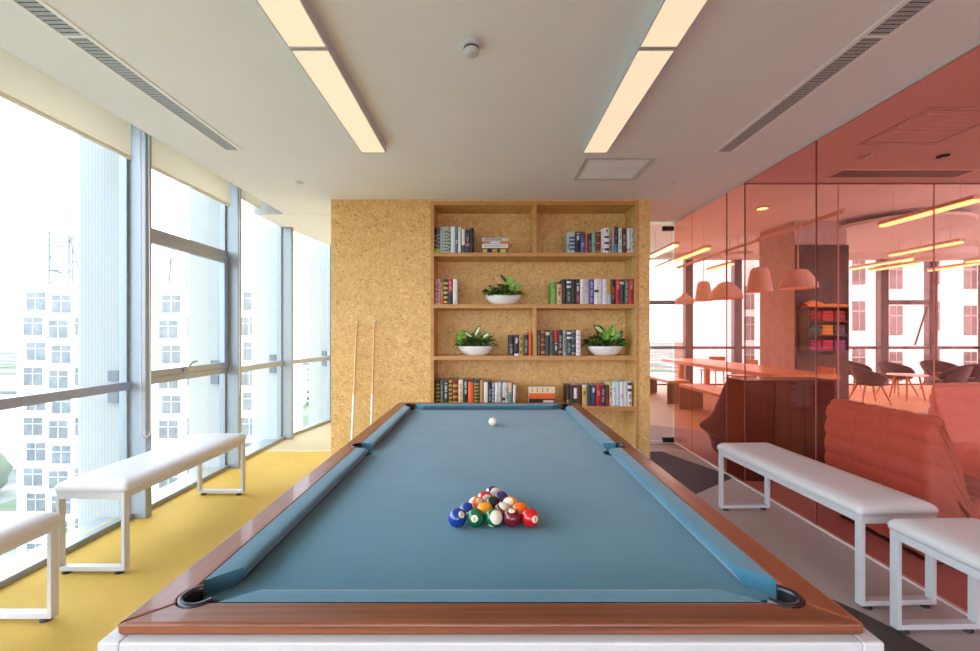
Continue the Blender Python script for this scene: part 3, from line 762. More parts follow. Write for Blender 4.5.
BL=(18,58,148); GR=(14,104,62); MA=(112,18,34); RD=(206,20,26); YE=(248,160,26); OR=(248,108,24); BK=(22,22,26); PU=(62,36,112)
fx0, fy0, dl, dr_ = .0215, 1.373, .0574, .0500
Z = (0,0,1)
rows = [
 [(BL,0,2,(0,.66,.62),(.50,-.55,.62),'solid blue ball numbered 2, left end of the front row'),
  (GR,0,6,(0,.3,1),(-.10,-1,.10),'solid green ball numbered 6, second from left in front row'),
  (GR,1,14,(.42,-.82,.42),(-.6,-.2,-1),'green striped ball with white cap, middle of the front row'),
  (MA,0,7,(0,1,.3),(-.05,-.52,.95),'solid maroon ball numbered 7, second from right in front row'),
  (RD,0,3,(0,.2,1),(.50,-1,-.05),'solid red ball numbered 3, right end of the front row')],
 [(BL,1,10,(.30,-.82,-.48),(.85,-.05,.55),'blue striped ball behind the solid blue one'),
  (YE,0,1,(0,0,1),(1,.35,-.1),'solid yellow ball in the second row, left of the maroon stripe'),
  (MA,1,15,(.42,-.22,.88),(.45,-.85,-.35),'maroon striped ball in the second row of the rack'),
  (OR,0,5,(0,0,1),(1,.35,-.1),'solid orange ball at the right end of the second row')],
 [(OR,1,13,(-.85,.25,.6),(.55,-.55,.55),'orange striped ball at the left end of the third row'),
  (BK,0,8,(0,.6,1),(1,.1,0),'solid black ball in the centre of the rack'),
  (YE,1,9,(-.50,-.62,.55),(.8,-.3,.5),'yellow striped ball at the right end of the third row')],
 [(RD,1,11,(.38,-.90,.10),(-.8,-.3,.5),'red striped ball left of the solid purple one'),
  (PU,0,4,(0,.6,1),(1,0,-.1),'solid purple ball in the fourth row of the rack')],
 [(PU,1,12,(.45,-.75,.35),(-.8,-.3,.5),'purple striped ball at the far tip of the rack')]]
for r, row in enumerate(rows):
    for k, b in enumerate(row):
        x = fx0+(k-(len(row)-1)/2)*dl; ball(x, fy0+r*dr_, *b)
ball(.039, 2.861, (238,230,204), 0, None, Z, (1,0,0), 'plain ivory cue ball alone near the far end of the table', group='cue ball')

# ================================================================== BENCHES
def rrect(hx, hy, r, n=6):
    out = []
    for cx, cy, a in ((hx-r,hy-r,0),(-hx+r,hy-r,PI/2),(-hx+r,-hy+r,PI),(hx-r,-hy+r,3*PI/2)):
        for k in range(n+1): out.append((cx+r*math.cos(a+PI/2*k/n), cy+r*math.sin(a+PI/2*k/n)))
    return out
BL_, BW_ = 1.26, .42
def bench(label):
    t = thing('bench', (0,0,0), label, 'bench', 'white upholstered benches')
    hz = .470
    for s in (-1,1):
        m = MB(); y = s*(BL_/2-.025)
        for sx in (-1,1): m.box(*sorted((sx*BW_*.465, sx*(BW_*.465-.02))), y-.02, y+.02, .018, hz-.04)
        m.box(-BW_*.465, BW_*.465, y-.02, y+.02, hz-.04, hz); m.box(-BW_*.465+.02, BW_*.465-.02, y-.02, y+.02, .018, .043)
        lf = m.build('leg_frame', M['white'], t, bevel=.002)
        for sx in (-1,1): MB().lathe([(.022,0),(.022,.012),(.012,.018)], (sx*BW_*.36, y, 0), 16).build('foot', M['black'], lf)
    for sx in (-1,1): MB().box(*sorted((sx*BW_*.465, sx*(BW_*.465-.02))), -BL_/2+.045, BL_/2-.045, hz-.04, hz).build('side_rail', M['white'], t, bevel=.002)
    m = MB(); lev = [(0,.004),(.002,.0),(.022,-.002),(.034,.003),(.045,.013),(.054,.030),(.060,.055),(.063,.09),(.064,.14)]
    v = []; N = None
    for z, ins in lev:
        q = rrect(BW_/2-ins, BL_/2-ins, max(.022-ins*.1,.01)); N = len(q); v += [(x,y,hz+z) for x,y in q]
    f = [(i*N+k, i*N+(k+1)%N, (i+1)*N+(k+1)%N, (i+1)*N+k) for i in range(len(lev)-1) for k in range(N)]
    m.add(v, f, 0, True); m.add(v[:N], [tuple(range(N-1,-1,-1))]); m.add(v[-N:], [tuple(range(N))])
    m.build('seat_pad', M['leather'], t)
    return t
bn = bench('white padded bench on the yellow floor, whole bench along the windows')
bn.location = (-2.265, 3.11, .002)
dup(bn, (-2.268, 1.485, .002), 'white padded bench cut off at the left edge of the view')
dup(bn, (2.035, 2.80, 0), 'white padded bench on grey floor, whole bench before the red sofa', rotz=.040)
dup(bn, (2.085, 1.41, .002), 'white padded bench cut off at the right edge of the view', rotz=.02)

# ================================================================== BOOKCASE
bk = thing('bookcase', ((ox0+ox1)/2, by0, 0), 'built-in chipboard bookcase with four shelves set in the wall', 'bookcase')
yb = 4.86
MB().box(ox0-T, ox1+T, yb, yb+.02, 0, oz1+T).build('back_panel', M['osb'], bk)
def board(name, x0, x1, y0, z0, z1):
    m = MB().box(x0, x1, y0, yb, z0, z1); m.mi[2] = 1      # sawn front edge
    m.build(name, [M['osb'], M['osb_edge']], bk, bevel=.0015)
for a, b in ((ox0-T, ox0), (ox1, ox1+T)): board('side_panel', a+.0005, b-.0005, by0-.004, 0, oz1+T)
board('top_panel', ox0, ox1, by0-.004, oz1, oz1+T)
SH = {1: (2.176,2.214), 2: (1.637,1.680), 3: (1.100,1.1435), 4: (.570,.614)}
for k, (a, b) in SH.items(): board('shelf', ox0, ox1, by0-.002, a, b)
dv0, dv1 = .481, .516
board('divider', dv0, dv1, by0-.001, 2.214, oz1)
board('divider', dv0, dv1, by0-.001, 1.1435, 1.637)

# ---------------------------------------------------------------- books
C = dict(black=(30,28,30), white=(226,224,222), grey=(150,152,150), lgrey=(196,198,202), dgrey=(84,82,80), pink=(196,150,146), red=(192,26,40), dred=(110,30,28),
 green=(104,160,66), lime=(150,190,40), dgreen=(38,60,48), teal=(70,128,140), dteal=(44,62,66), sage=(130,166,146), pgreen=(178,198,180), blue=(74,92,160), dblue=(44,66,100), purple=(70,66,150),
 orange=(232,102,34), rust=(206,84,48), gold=(190,150,50), yellow=(214,180,60), tan=(180,140,92), cream=(226,210,176), peach=(228,184,144), brown=(74,46,36), dbrown=(52,34,32), maroon=(84,30,34), olive=(92,84,56), pteal=(166,206,212), lavender=(176,172,196))
ORD = 'first second third fourth fifth sixth seventh eighth ninth tenth eleventh twelfth thirteenth fourteenth fifteenth sixteenth seventeenth eighteenth nineteenth twentieth'.split()
BYF = 4.555
def book(x0, x1, zb, h, base, bands, label, group, lean=0, depth=.20):
    """upright book: rounded spine facing the room, cover boards, page block"""
    t = x1-x0; m = MB(); mats = [colour(C[base], .45), M['pagewhite']]; idx = {base: 0}
    bt = min(.004, t*.12)
    y0 = BYF+random.uniform(-.006,.012); y1 = y0+depth
    m.box(x0, x0+bt, y0+.006, y1, 0, h); m.box(x1-bt, x1, y0+.006, y1, 0, h)
    m.box(x0+bt, x1-bt, y0+.012, y1-.004, .003, h-.004, 1)
    # spine in horizontal bands
    cuts = sorted(set([0,1]+[b[0] for b in bands]+[b[1] for b in bands]))
    N = 5
    for a, b in zip(cuts, cuts[1:]):
        mid = (a+b)/2; cn = base
        for f0, f1, c_ in bands:
            if f0 <= mid <= f1 and (f1-f0 < .13 or f0 == 0 or f1 == 1): cn = c_
        if cn not in idx: idx[cn] = len(mats); mats.append(colour(C[cn], .45))
        ring = [(x0+t*k/N, y0+.006-.006*math.sin(PI*k/N)) for k in range(N+1)]
        v = [(x,y,a*h) for x,y in ring]+[(x,y,b*h) for x,y in ring]+[(x0,y0+.012,a*h),(x1,y0+.012,a*h),(x1,y0+.012,b*h),(x0,y0+.012,b*h)]
        W = N+1
        m.add(v, [(k,k+1,W+k+1,W+k) for k in range(N)]+[tuple(range(N,-1,-1))+(2*W,2*W+1), tuple(range(W,2*W))+(2*W+2,2*W+3)], idx[cn])
    for f0, f1, c_ in bands:           # longer blocks are lettering: a broken line down the middle of the spine
        if f1-f0 < .13 or f0 == 0 or f1 == 1: continue
        if c_ not in idx: idx[c_] = len(mats); mats.append(colour(C[c_], .45))
        k = max(2, int((f1-f0)*h/.013))
        for q in range(k):
            if q % 6 == 4: continue
            za = (f0+(f1-f0)*q/k)*h; m.box(x0+t*.28, x0+t*(.66+.08*(q%3)), y0-.0012, y0+.004, za, za+(f1-f0)*h/k*.72, idx[c_])
    if lean:
        R = Matrix.Rotation(lean, 4, 'Y'); piv = Vector((x1,0,0)) if lean < 0 else Vector((x0,0,0))
        m.v = [piv+R@(p-piv) for p in m.v]
        lowest = min(p.z for p in m.v)
        for p in m.v: p.z -= lowest
    for p in m.v: p.z += zb
    return tag(m.build('book', mats), label, 'book', group)
def T_(a=.25, b=.75, c='white'): return [(a, b, c)]      # a title block
def marks(c, n=5, lo=.12, hi=.9, w=.35):
    d = (hi-lo)/n; return [(lo+i*d, lo+i*d+d*w, c) for i in range(n)]
def row(scale, xo, yo, shelf, place, items):
    zb = SH[shelf][1]+.0005; n = len(items)
    for i, it in enumerate(items):
        a, b, top, base, bands, desc = it[:6]; lean = it[6] if len(it) > 6 else 0
        X0 = (a/scale+xo-487)*BYF/F; X1 = (b/scale+xo-487)*BYF/F
        h = CH+(333-(top/scale+yo))*BYF/F-zb
        X1 = min(X1-.0006, ox1-.002); X0 = max(X0+.0006, ox0+.002)
        book(X0, X1, zb, h, base, bands, '%s book, %s from left in %s' % (desc, ORD[i], place), 'upright books in '+place, lean)
row(8.134, 428, 200, 1, "top shelf's left row", [
 (50.5,72,225,'black',[(0,.18,'lime')]+marks('grey',3,.3,.8),'black lime-footed'),(72,96,225,'dgrey',[(0,.18,'lime')]+marks('grey',4,.25,.85),'charcoal lime-footed'),
 (96,120,220,'lavender',[(.86,.94,'grey')],'pale lavender'),(120,142,218,'pgreen',marks('dteal',7,.1,.9,.25),'pale green dotted'),(142,163,218,'pgreen',marks('dteal',7,.1,.9,.25)+[(.8,.86,'rust')],'pale green rust-banded'),
 (163,185,218,'sage',marks('dgrey',5),'grey-green'),(185,220,216,'white',[],'broad plain white'),(220,244,215,'teal',[(.35,.5,'white'),(0,.08,'blue')],'teal blue'),
 (246,269,220,'white',[(.82,.95,'pink')],'white pink-topped'),(272,301,235,'white',[(0,.33,'dgrey')],'white grey-footed'),(305,340,240,'dblue',[(.3,.42,'orange'),(.5,.7,'tan'),(.85,1,'black')],'dark picture-spined'),(342,372,226,'black',marks('dblue',4,.3,.85),'tall black')])
row(8.139, 535, 200, 1, "top shelf's right row", [
 (263,281,262,'pgreen',[(.2,.5,'dblue')],'thin pale green'),(281,328,258,'pgreen',marks('blue',4,.15,.85,.6),'broad pale green blue-lettered'),(330,368,258,'black',[(.6,.95,'white')],'black and white photographic'),(370,408,260,'blue',[(.75,1,'dgrey'),(.3,.5,'lavender')],'blue'),
 (412,434,278,'rust',[(.2,.3,'red')],'thin orange-red'),(437,462,275,'dbrown',[(.15,.7,'grey')],'dark brown grey-titled'),(463,497,258,'sage',[(.3,.5,'teal')],'sage green'),(500,537,260,'dred',[(.08,.12,'gold'),(.45,.5,'gold'),(.85,.9,'gold')],'dark red gold-lined'),
 (538,565,232,'white',[(.1,.25,'pink')],'plain white'),(565,603,228,'white',[(.1,.2,'black'),(.36,.44,'black'),(.6,.68,'black'),(.82,.95,'black')],'white black-slashed'),(605,630,215,'grey',[(.8,1,'lime'),(.1,.5,'black')],'grey lime-topped'),(630,648,218,'pink',[(0,.3,'grey')],'thin pink'),
 (648,675,218,'black',[(0,.35,'teal'),(.5,.98,'teal')],'teal and black'),(680,708,230,'white',[(.15,.45,'green'),(.55,.88,'green')],'narrow white green-lettered'),(710,747,230,'brown',[(.3,.75,'grey')],'dark brown'),(750,780,228,'white',[(.08,.2,'pink')],'white pink-marked'),(780,812,228,'lgrey',[(.15,.5,'green'),(.6,.88,'green')],'last pale green-lettered')])
row(6.848, 428, 265, 2, "second shelf's left row", [
 (47,66,97,'pink',marks('dred',4,.1,.9,.2),'dusty pink'),(67,87,97,'pink',marks('brown',6,.1,.9,.2),'pink brown-barred'),(87,103,115,'tan',[(0,.3,'orange'),(.4,.7,'lgrey')],'short tan orange-footed'),(105,137,97,'black',marks('yellow',5,.05,.98,.45),'black yellow-banded'),(140,167,97,'black',[(.48,1,'red'),(.55,.9,'pink')],'red-over-black'),(170,201,97,'white',[(.02,.15,'lgrey')],'white')])
row(6.852, 535, 265, 2, "second shelf's right row", [
 (110,147,117,'green',[(.3,.7,'lime')],'bright green'),(150,184,115,'peach',[(.05,.2,'tan'),(.4,.75,'brown'),(.9,1,'brown')],'peach'),(187,215,97,'black',[(.25,.75,'dred')],'black red-titled'),(217,248,97,'dgreen',[(.66,.74,'white'),(.84,.92,'white'),(.12,.5,'sage')],'dark green white-labelled'),(250,279,97,'black',[(.1,.6,'dgreen')],'plain black'),(281,307,97,'black',[(.52,.85,'white'),(.05,.48,'red'),(.15,.35,'pink')],'black, white and red'),
 (309,340,97,'white',[(.05,.7,'lgrey')],'white'),(340,371,97,'lgrey',[(.42,.88,'pink')],'pale red-lettered'),(373,405,97,'purple',[(.08,.92,'lavender')],'violet blue'),(407,437,97,'white',[(.48,.58,'black')],'white black-squared'),(437,465,97,'lgrey',[],'pale grey'),(465,497,97,'white',[(.1,.9,'lgrey')],'white grey-lettered'),
 (498,523,97,'gold',[(0,.4,'pteal')],'gold over pale blue'),(525,552,97,'black',[(.2,.75,'rust')],'black rust-lettered'),(554,583,97,'red',[(.6,.9,'pink'),(.2,.5,'dred')],'red'),(586,614,97,'dteal',[(.8,.9,'cream')],'dark teal'),(616,643,97,'olive',[(.1,.85,'grey')],'olive grey'),(645,677,97,'red',[(.6,.9,'pink'),(.2,.5,'dred')],'rightmost red')])
row(6.848, 428, 265, 3, "third shelf's left row", [
 (555,587,480,'black',[(.1,.4,'grey'),(.5,.53,'pink')],'black'),(590,622,480,'black',[(.6,.95,'white'),(0,.1,'white')],'black and white'),(624,655,478,'gold',[(.1,.25,'black'),(.4,.6,'black'),(.75,.9,'dbrown')],'gold and black'),(657,687,478,'dbrown',[(.15,.85,'grey')],'dark brown'),(688,710,463,'orange',[],'taller orange')])
row(6.852, 535, 265, 3, "third shelf's right row", [
 (15,38,446,'olive',[(.1,.8,'grey')],'olive grey'),(40,70,446,'dred',[(.08,.16,'gold'),(.4,.45,'gold'),(.6,.65,'gold'),(.9,.95,'gold')],'dark red gold-banded'),(73,102,446,'dteal',[(.8,.92,'cream')],'dark teal'),(104,130,446,'olive',[(.1,.9,'dbrown')],'dark olive'),(132,158,446,'black',[(.52,1,'red'),(.2,.5,'white')],'red, white and black'),
 (160,190,446,'dbrown',[(.3,.85,'grey'),(.1,.18,'tan')],'dark brown lettered'),(192,218,446,'grey',[(.15,.85,'olive')],'grey'),(220,250,446,'dgreen',[(.66,.74,'white'),(.84,.92,'white'),(.12,.5,'sage')],'dark green white-labelled'),(252,280,446,'dblue',[(.05,.12,'tan'),(.35,.42,'tan'),(.65,.7,'tan'),(.9,.95,'tan')],'blue tan-banded'),(283,315,446,'white',marks('pink',5,.1,.95,.15),'white pink-checked')])
row(8.75, 428, 350, 4, "bottom shelf's left row", [
 (65,103,262,'black',marks('gold',6,.05,.95,.3),'black gold-dotted'),(105,135,262,'dgrey',[(.1,.8,'grey')],'grey-brown'),(137,176,262,'dgreen',[(.3,.9,'lgrey')],'black-green lettered'),(178,214,262,'gold',marks('black',6,.05,.98,.4),'gold black-barred'),(217,261,262,'dred',marks('gold',4,.1,.95,.4),'red and gold'),(264,306,262,'cream',[(.1,.85,'tan')],'broad cream'),(310,347,262,'black',[(.45,.95,'lgrey'),(.04,.12,'white')],'black white-lettered'),
 (350,398,262,'orange',[(.92,1,'brown')],'broad orange'),(402,450,262,'dgreen',marks('gold',7,.05,.95,.35),'dark green gold-patterned'),(455,487,262,'tan',[],'plain tan'),(490,525,280,'white',[],'plain white'),(527,560,276,'black',[(.2,.7,'sage')],'black sage-lettered'),(562,584,285,'lavender',marks('purple',5),'thin purple-grey'),(586,615,285,'white',[(.1,.6,'lgrey')],'white grey-lettered'),
 (616,645,283,'lgrey',[(.1,.8,'grey')],'pale grey'),(650,677,285,'white',[(.24,.36,'black')],'white black-squared'),(678,702,285,'lgrey',[(.3,.8,'dgrey')],'thin pale lettered'),(703,736,285,'peach',[(0,.6,'sage'),(.05,.5,'teal')],'peach and green'),(741,767,305,'white',[],'leaning white',.03)])
row(6.513, 535, 350, 4, "bottom shelf's right row", [
 (208,228,229,'dbrown',[(.2,.3,'tan')],'dark brown'),(229,250,229,'brown',marks('dbrown',4),'brown ribbed'),(252,275,227,'white',[(0,.35,'dgreen'),(.85,1,'brown')],'white over green'),(276,306,229,'brown',marks('maroon',5),'brown maroon-barred'),(308,340,230,'yellow',[(.1,.4,'lavender'),(.5,.8,'dblue'),(.9,1,'white')],'yellow picture-spined'),(341,367,230,'dteal',[(.1,.4,'brown')],'dark teal'),(368,398,230,'dblue',[(.65,.9,'white'),(.1,.3,'brown')],'dark blue white-circled'),
 (400,429,230,'red',[(.05,.3,'dred'),(.5,.8,'pink')],'red'),(430,460,230,'maroon',[(.2,.85,'grey')],'maroon lettered'),(461,484,230,'brown',[(.1,.5,'red')],'brown and red'),(486,505,213,'cream',[(.86,1,'lime'),(.4,.8,'black')],'cream lime-topped'),(506,529,212,'white',[(.6,.8,'pink')],'white pink-titled'),(530,552,210,'pteal',[(.1,.7,'white')],'pale turquoise'),
 (553,578,207,'white',[(.3,.5,'pink')],'white'),(579,605,207,'lgrey',[(.2,.5,'white')],'pale grey'),(606,631,207,'white',[(.05,.2,'black'),(.3,.5,'black'),(.6,.72,'black'),(.85,.97,'black')],'black and white patterned')])
def flat_book(x0, x1, z0, z1, base, segs, label, group):
    y0 = BYF+random.uniform(0,.01); y1 = y0+.15; m = MB(); mats = [colour(C[base], .45), M['pagewhite']]; t = z1-z0; bt = min(.004,t*.12)
    m.box(x0, x1, y0+.004, y1, z0, z0+bt); m.box(x0, x1, y0+.004, y1, z1-bt, z1); m.box(x0+.003, x1-.003, y0+.008, y1-.003, z0+bt, z1-bt, 1)
    m.box(x0, x1, y0, y0+.004, z0, z1)
    for f0, f1, c_ in segs:
        mats.append(colour(C[c_], .45)); m.box(x0+(x1-x0)*f0, x0+(x1-x0)*f1, y0-.0012, y0+.002, z0+t*.18, z1-t*.18, len(mats)-1)
    tag(m.build('book', mats), label, 'book', group)
X = lambda q, s, o: (q/s+o-487)*BYF/F
def hz(q, s, o): return CH+(333-(q/s+o))*BYF/F
zs = SH[1][1]+.0005; k = (2.2925-.0-zs+.0)/4
lv = [zs, hz(390,8.134,200), hz(356,8.134,200), hz(333,8.134,200), hz(308,8.134,200)]
for i, (a, b, c_, sg, d) in enumerate([(440,645,'black',[(.03,.2,'yellow'),(.4,.6,'gold'),(.72,.96,'yellow')],'black yellow-marked book, bottom of the flat stack on top shelf'),(438,651,'white',[(.08,.92,'lgrey')],'white book, second from bottom of the flat stack on top shelf'),
     (445,658,'tan',[(.3,.66,'white'),(.68,1,'orange')],'tan and orange book, second from top of the flat stack'),(440,655,'lgrey',[(.1,.75,'grey')],'blue-grey book on top of the flat stack on top shelf')]):
    flat_book(X(a,8.134,428), X(b,8.134,428), lv[i], lv[i+1]-.0004, c_, sg, d, 'flat stack of books on the top shelf')
zs = SH[4][1]+.0005; lv = [zs, hz(318,6.513,350), hz(282,6.513,350), hz(240,6.513,350)]
lv[0] = zs
if lv[1] < zs+.02: lv[1] = zs+.025
for i, (c_, sg, d) in enumerate([('black',[(.55,.95,'lgrey')],'black book at the bottom of the flat stack on bottom shelf'),('orange',[],'orange book in the middle of the flat stack on bottom shelf'),('cream',[(.1,.14,'tan'),(.3,.34,'tan'),(.5,.54,'tan'),(.7,.74,'tan')],'cream book on top of the flat stack on bottom shelf')]):
    flat_book(px(529,BYF), px(555,BYF), lv[i], lv[i+1]-.0004, c_, sg, d, 'flat stack of books on the bottom shelf')

# ---------------------------------------------------------------- bowls with plants
def leaf(m, base, d, L, W, curl, mi, roll=0, face=(0,0,1)):
    d = Vector(d).normalized(); side = d.cross(Vector(face))
    side = side.normalized() if side.length > .05 else Vector((1,0,0))
    up = side.cross(d).normalized()
    side, up = side*math.cos(roll)+up*math.sin(roll), up*math.cos(roll)-side*math.sin(roll)
    n = 6; v = []
    for i in range(n+1):
        t = i/n; wd = W*.5*math.sin(PI*min(1,t*.93+.05))**.8*(1-.25*t)
        c = Vector(base)+d*L*t-Vector((0,0,1))*curl*L*t*t
        for q in (-1,-.5,0,.5,1): v.append(c+side*wd*q+up*wd*.35*abs(q))
    fo = []; fi = []
    for i in range(n):
        for j in range(4): (fi if j in (1,2) and 0 < i < n-1 else fo).append((i*5+j, i*5+j+1, (i+1)*5+j+1, (i+1)*5+j))
    m.add(v, fo, 0 if mi == 2 else mi, True); m.add(v, fi, mi, True)
def planter(x0, x1, shelf, ytop, label, specials, seed):
    rnd = random.Random(seed)
    yc = 4.66; zb = SH[shelf][1]; cx = px((x0+x1)/2, yc); hw = (x1-x0)/2*yc/F; h = .098
    t = thing('planter', (cx, yc, zb), label, 'potted plant', 'white bowls of green plants')
    m = MB(); m.lathe([(r*hw, z*h) for r, z in [(0,0),(.5,0),(.60,.06),(.80,.36),(.93,.70),(1.0,1.0),(.965,1.0),(.90,.74),(.76,.42),(.5,.2),(0,.18)]], (cx,yc,zb), 44, sy=.62)
    m.build('bowl', M['ceramic'], t)
    MB().lathe([(0,.80*h),(.90*hw,.80*h),(.90*hw,.74*h)], (cx,yc,zb), 30, sy=.60).build('soil', M['soil'], t)
    m = MB(); top = (pz(ytop, yc)-zb-h)
    H = top*.72
    for i in range(170):
        a = rnd.uniform(0, 2*PI); r = math.sqrt(rnd.random()); k = rnd.uniform(.25, 1.0)
        p = Vector((cx+r*hw*1.02*math.cos(a), yc+r*hw*.60*math.sin(a), zb+h*.86+H*math.sqrt(max(0,1-r*r))*k*.85+.004))
        d = Vector((math.cos(a)*(.2+r), math.sin(a)*(.2+r*.7)-.25, .25+.9*(1-r)+rnd.uniform(-.1,.5)))
        L = rnd.uniform(.042,.080)
        root_ = Vector((cx+r*hw*.6*math.cos(a), yc+r*hw*.35*math.sin(a), zb+h*.78))
        m.tube(root_, p, .0018, .0012, 5, 0, False)
        leaf(m, p, d, L, L*rnd.uniform(.5,.72), rnd.uniform(.15,.8), 0 if rnd.random() < .70 else 1, rnd.uniform(-.8,.8))
    for (dx, dz, L, W, mi, ang) in specials:
        b = Vector((cx+dx*.6, yc-.02, zb+h*.8)); tip = Vector((cx+dx, yc-.06, zb+h+dz+.025)); m.tube(b, tip, .003, .002, 5, 0, False)
        leaf(m, tip, (math.sin(ang), -.18, math.cos(ang)), L*1.2, W*1.35, .06, mi, .15, (.15,-1,.25))
    m.build('foliage', [M['leaf'], M['leaf2'], M['leaf3']], t)
planter(485, 522.2, 2, 276, 'white bowl of mixed green plants on the second shelf', [(.03,.10,.10,.035,1,.5),(.035,.11,.10,.03,0,-.7),(.04,.09,.09,.03,1,1.0),(.10,.03,.09,.055,1,.8),(.08,.02,.08,.05,1,.1)], 3)
planter(458, 493.7, 3, 325, 'white bowl with tall variegated leaves on third shelf, left compartment', [(-.02,.07,.13,.045,2,.5),(-.03,.06,.11,.04,2,-.9),(.06,.05,.10,.05,2,.9),(-.15,.03,.09,.06,1,-.5),(-.14,.0,.08,.06,1,-.8),(-.13,.06,.09,.05,1,0)], 5)
planter(586.8, 623.6, 3, 325, 'white bowl with a large pale leaf on third shelf, right compartment', [(-.03,.11,.13,.065,2,-.9),(.03,.07,.13,.06,1,.25),(-.02,.02,.11,.06,1,0),(.05,.04,.10,.05,1,.9),(.12,.03,.11,.04,0,.3),(0,.05,.12,.05,1,-.3)], 11)

# ================================================================== CUES
def cue(top, bot, label):
    t = thing('pool_cue', bot, label, 'pool cue', 'pool cues against the chipboard wall')
    a = Vector(bot); b = Vector(top); P_ = lambda s: a.lerp(b, s)
    wh = plain('cue_white_lacquer', S(228,224,216), .25, coat=.4)
    MB().tube(P_(.012), P_(.50), .0160, .0125, 16).build('butt', wh, t)
    MB().tube(P_(0), P_(.012), .0142, .015, 16).build('bumper', M['black'], t)
    m = MB(); m.tube(P_(.50), P_(.512), .0114, .0113, 16); m.tube(P_(.522), P_(.53), .0113, .0112, 16); m.build('joint_ring', M['darkmetal'], t)
    MB().tube(P_(.50), P_(.985), .0124, .0078, 16).build('shaft', M['cuemaple'], t)
    MB().tube(P_(.985), P_(.997), .0068, .0068, 14).build('ferrule', M['ceramic'], t)
    MB().tube(P_(.997), P_(1.0), .0064, .0055, 12).build('tip', M['dkgrey'], t)
def wy(s): return by0-.012
cue((px(357,4.505),4.508,pz(321,4.505)), (px(350.6,4.30),4.30,.002), 'left of the two pool cues leaning on the chipboard wall')
cue((px(374.6,4.505),4.508,pz(319.5,4.505)), (px(370,4.30),4.30,.002), 'right of the two pool cues leaning on the chipboard wall')

# ================================================================== BEHIND THE RED GLASS
t = thing('cabinet', (2.82, 4.12, 0), 'low dark brown cabinet behind the red glass, left of the sofa', 'cabinet')
m = MB(); m.box(2.385, 3.24, 4.06, 4.34, .0, .92); m.build('body', M['cabinet'], t, bevel=.004)
MB().box(2.378, 3.247, 4.05, 4.348, .92, .94).build('top', M['cabinet'], t, bevel=.003)
for k in range(3): MB().box(2.395+k*.283, 2.395+k*.283+.277, 4.048, 4.06, .04, .91).build('door', M['cabinet'], t, bevel=.002)

def sofa(name, label, mat, W, D=1.0, Ht=.87):
    """low pleated lounge seat; local: back outside at y=0, seat towards +y, width along x"""
    t = thing(name, (0,0,0), label, 'sofa', 'pleated lounge sofas behind the red glass')
    ctrl = [(.10,.02),(.03,.08),(.0,.22),(.0,.40),(.0,.58),(.005,.74),(.03,.85),(.075,.885),(.115,.855),(.135,.74),(.155,.60),(.185,.47),(.26,.40),(.42,.385),(.62,.375),(.85,.36),(.96,.30),(1.0,.18),(.97,.06),(.90,.02)]
    ctrl = [(a*D, b*Ht/.88) for a, b in ctrl]
    pf = arc_pts(ctrl, 14); n = len(pf)-1
    cum = [0]
    for a, b in zip(pf, pf[1:]): cum.append(cum[-1]+math.hypot(b[0]-a[0], b[1]-a[1]))
    cx = .30*D; cz = .24*Ht
    def fn(u, v):
        i = min(n, int(round(u*n))); p = pf[i]; q = pf[min(n,i+1)]; o_ = pf[max(0,i-1)]
        tx, tz = q[0]-o_[0], q[1]-o_[1]; l = math.hypot(tx,tz) or 1; nxn, nzn = -tz/l, tx/l
        s = cum[i]
        wv = (v-.5)*2; e = max(0, (abs(wv)-.86)/.14); shr = 1-.0*e
        inset = .055*(1-math.sqrt(max(0,1-e*e)))
        pleat = .026*(abs(math.sin(PI*s/.125))**.42-.7)
        seamv = -.012*max(0,1-abs(abs(wv)-.30)/.03)
        wr = .008*noise.noise(Vector((wv*W*9, s*9, 3)))
        off = pleat+seamv+wr-inset
        z = p[1]+nzn*off
        return (wv*W/2, p[0]+nxn*off, max(.012, z))
    m = MB(); NV = 60
    m.grid(fn, n, NV)
    # end faces: shrink the end profile inwards in rings, with pleats
    for vv, sgn in ((0,-1),(1,1)):
        ring0 = [Vector(fn(i/n, vv)) for i in range(n+1)]
        rings = [ring0]
        for k in range(1,6):
            f = 1-k*.19
            rr = []
            for i, p in enumerate(ring0):
                q = Vector((p.x+sgn*(.018*math.sin(PI*min(1,k/3.0)) + .012*(abs(math.sin(PI*p.z/.17))-.5)*(1 if k < 5 else 0)), cx+(p.y-cx)*f, cz+(p.z-cz)*f)); rr.append(q)
            rings.append(rr)
        v = [p for r in rings for p in r]; Wd = n+1
        m.add(v, [(k*Wd+i, k*Wd+i+1, (k+1)*Wd+i+1, (k+1)*Wd+i) for k in range(5) for i in range(n)], 0, True)
        m.add(rings[-1], [tuple(range(n+1))])
    m.build('upholstery', mat, t, weld=True)
    MB().box(-W/2+.08, W/2-.08, .08*D, .92*D, 0, .05).build('base', M['black'], t)
    return t
s1 = sofa('lounge_sofa', 'terracotta pleated sofa with its back against the red glass', M['sofa1'], .82, 1.0, .875)
s1.location = (2.57, 2.935, 0); s1.rotation_euler = (0,0,-PI/2)
s2 = sofa('lounge_sofa', 'pink pleated sofa at right edge, farther behind the red glass', M['sofa2'], 1.1, 1.0, .93)
s2.location = (4.50, 3.93, 0); s2.rotation_euler = (0,0,PI)

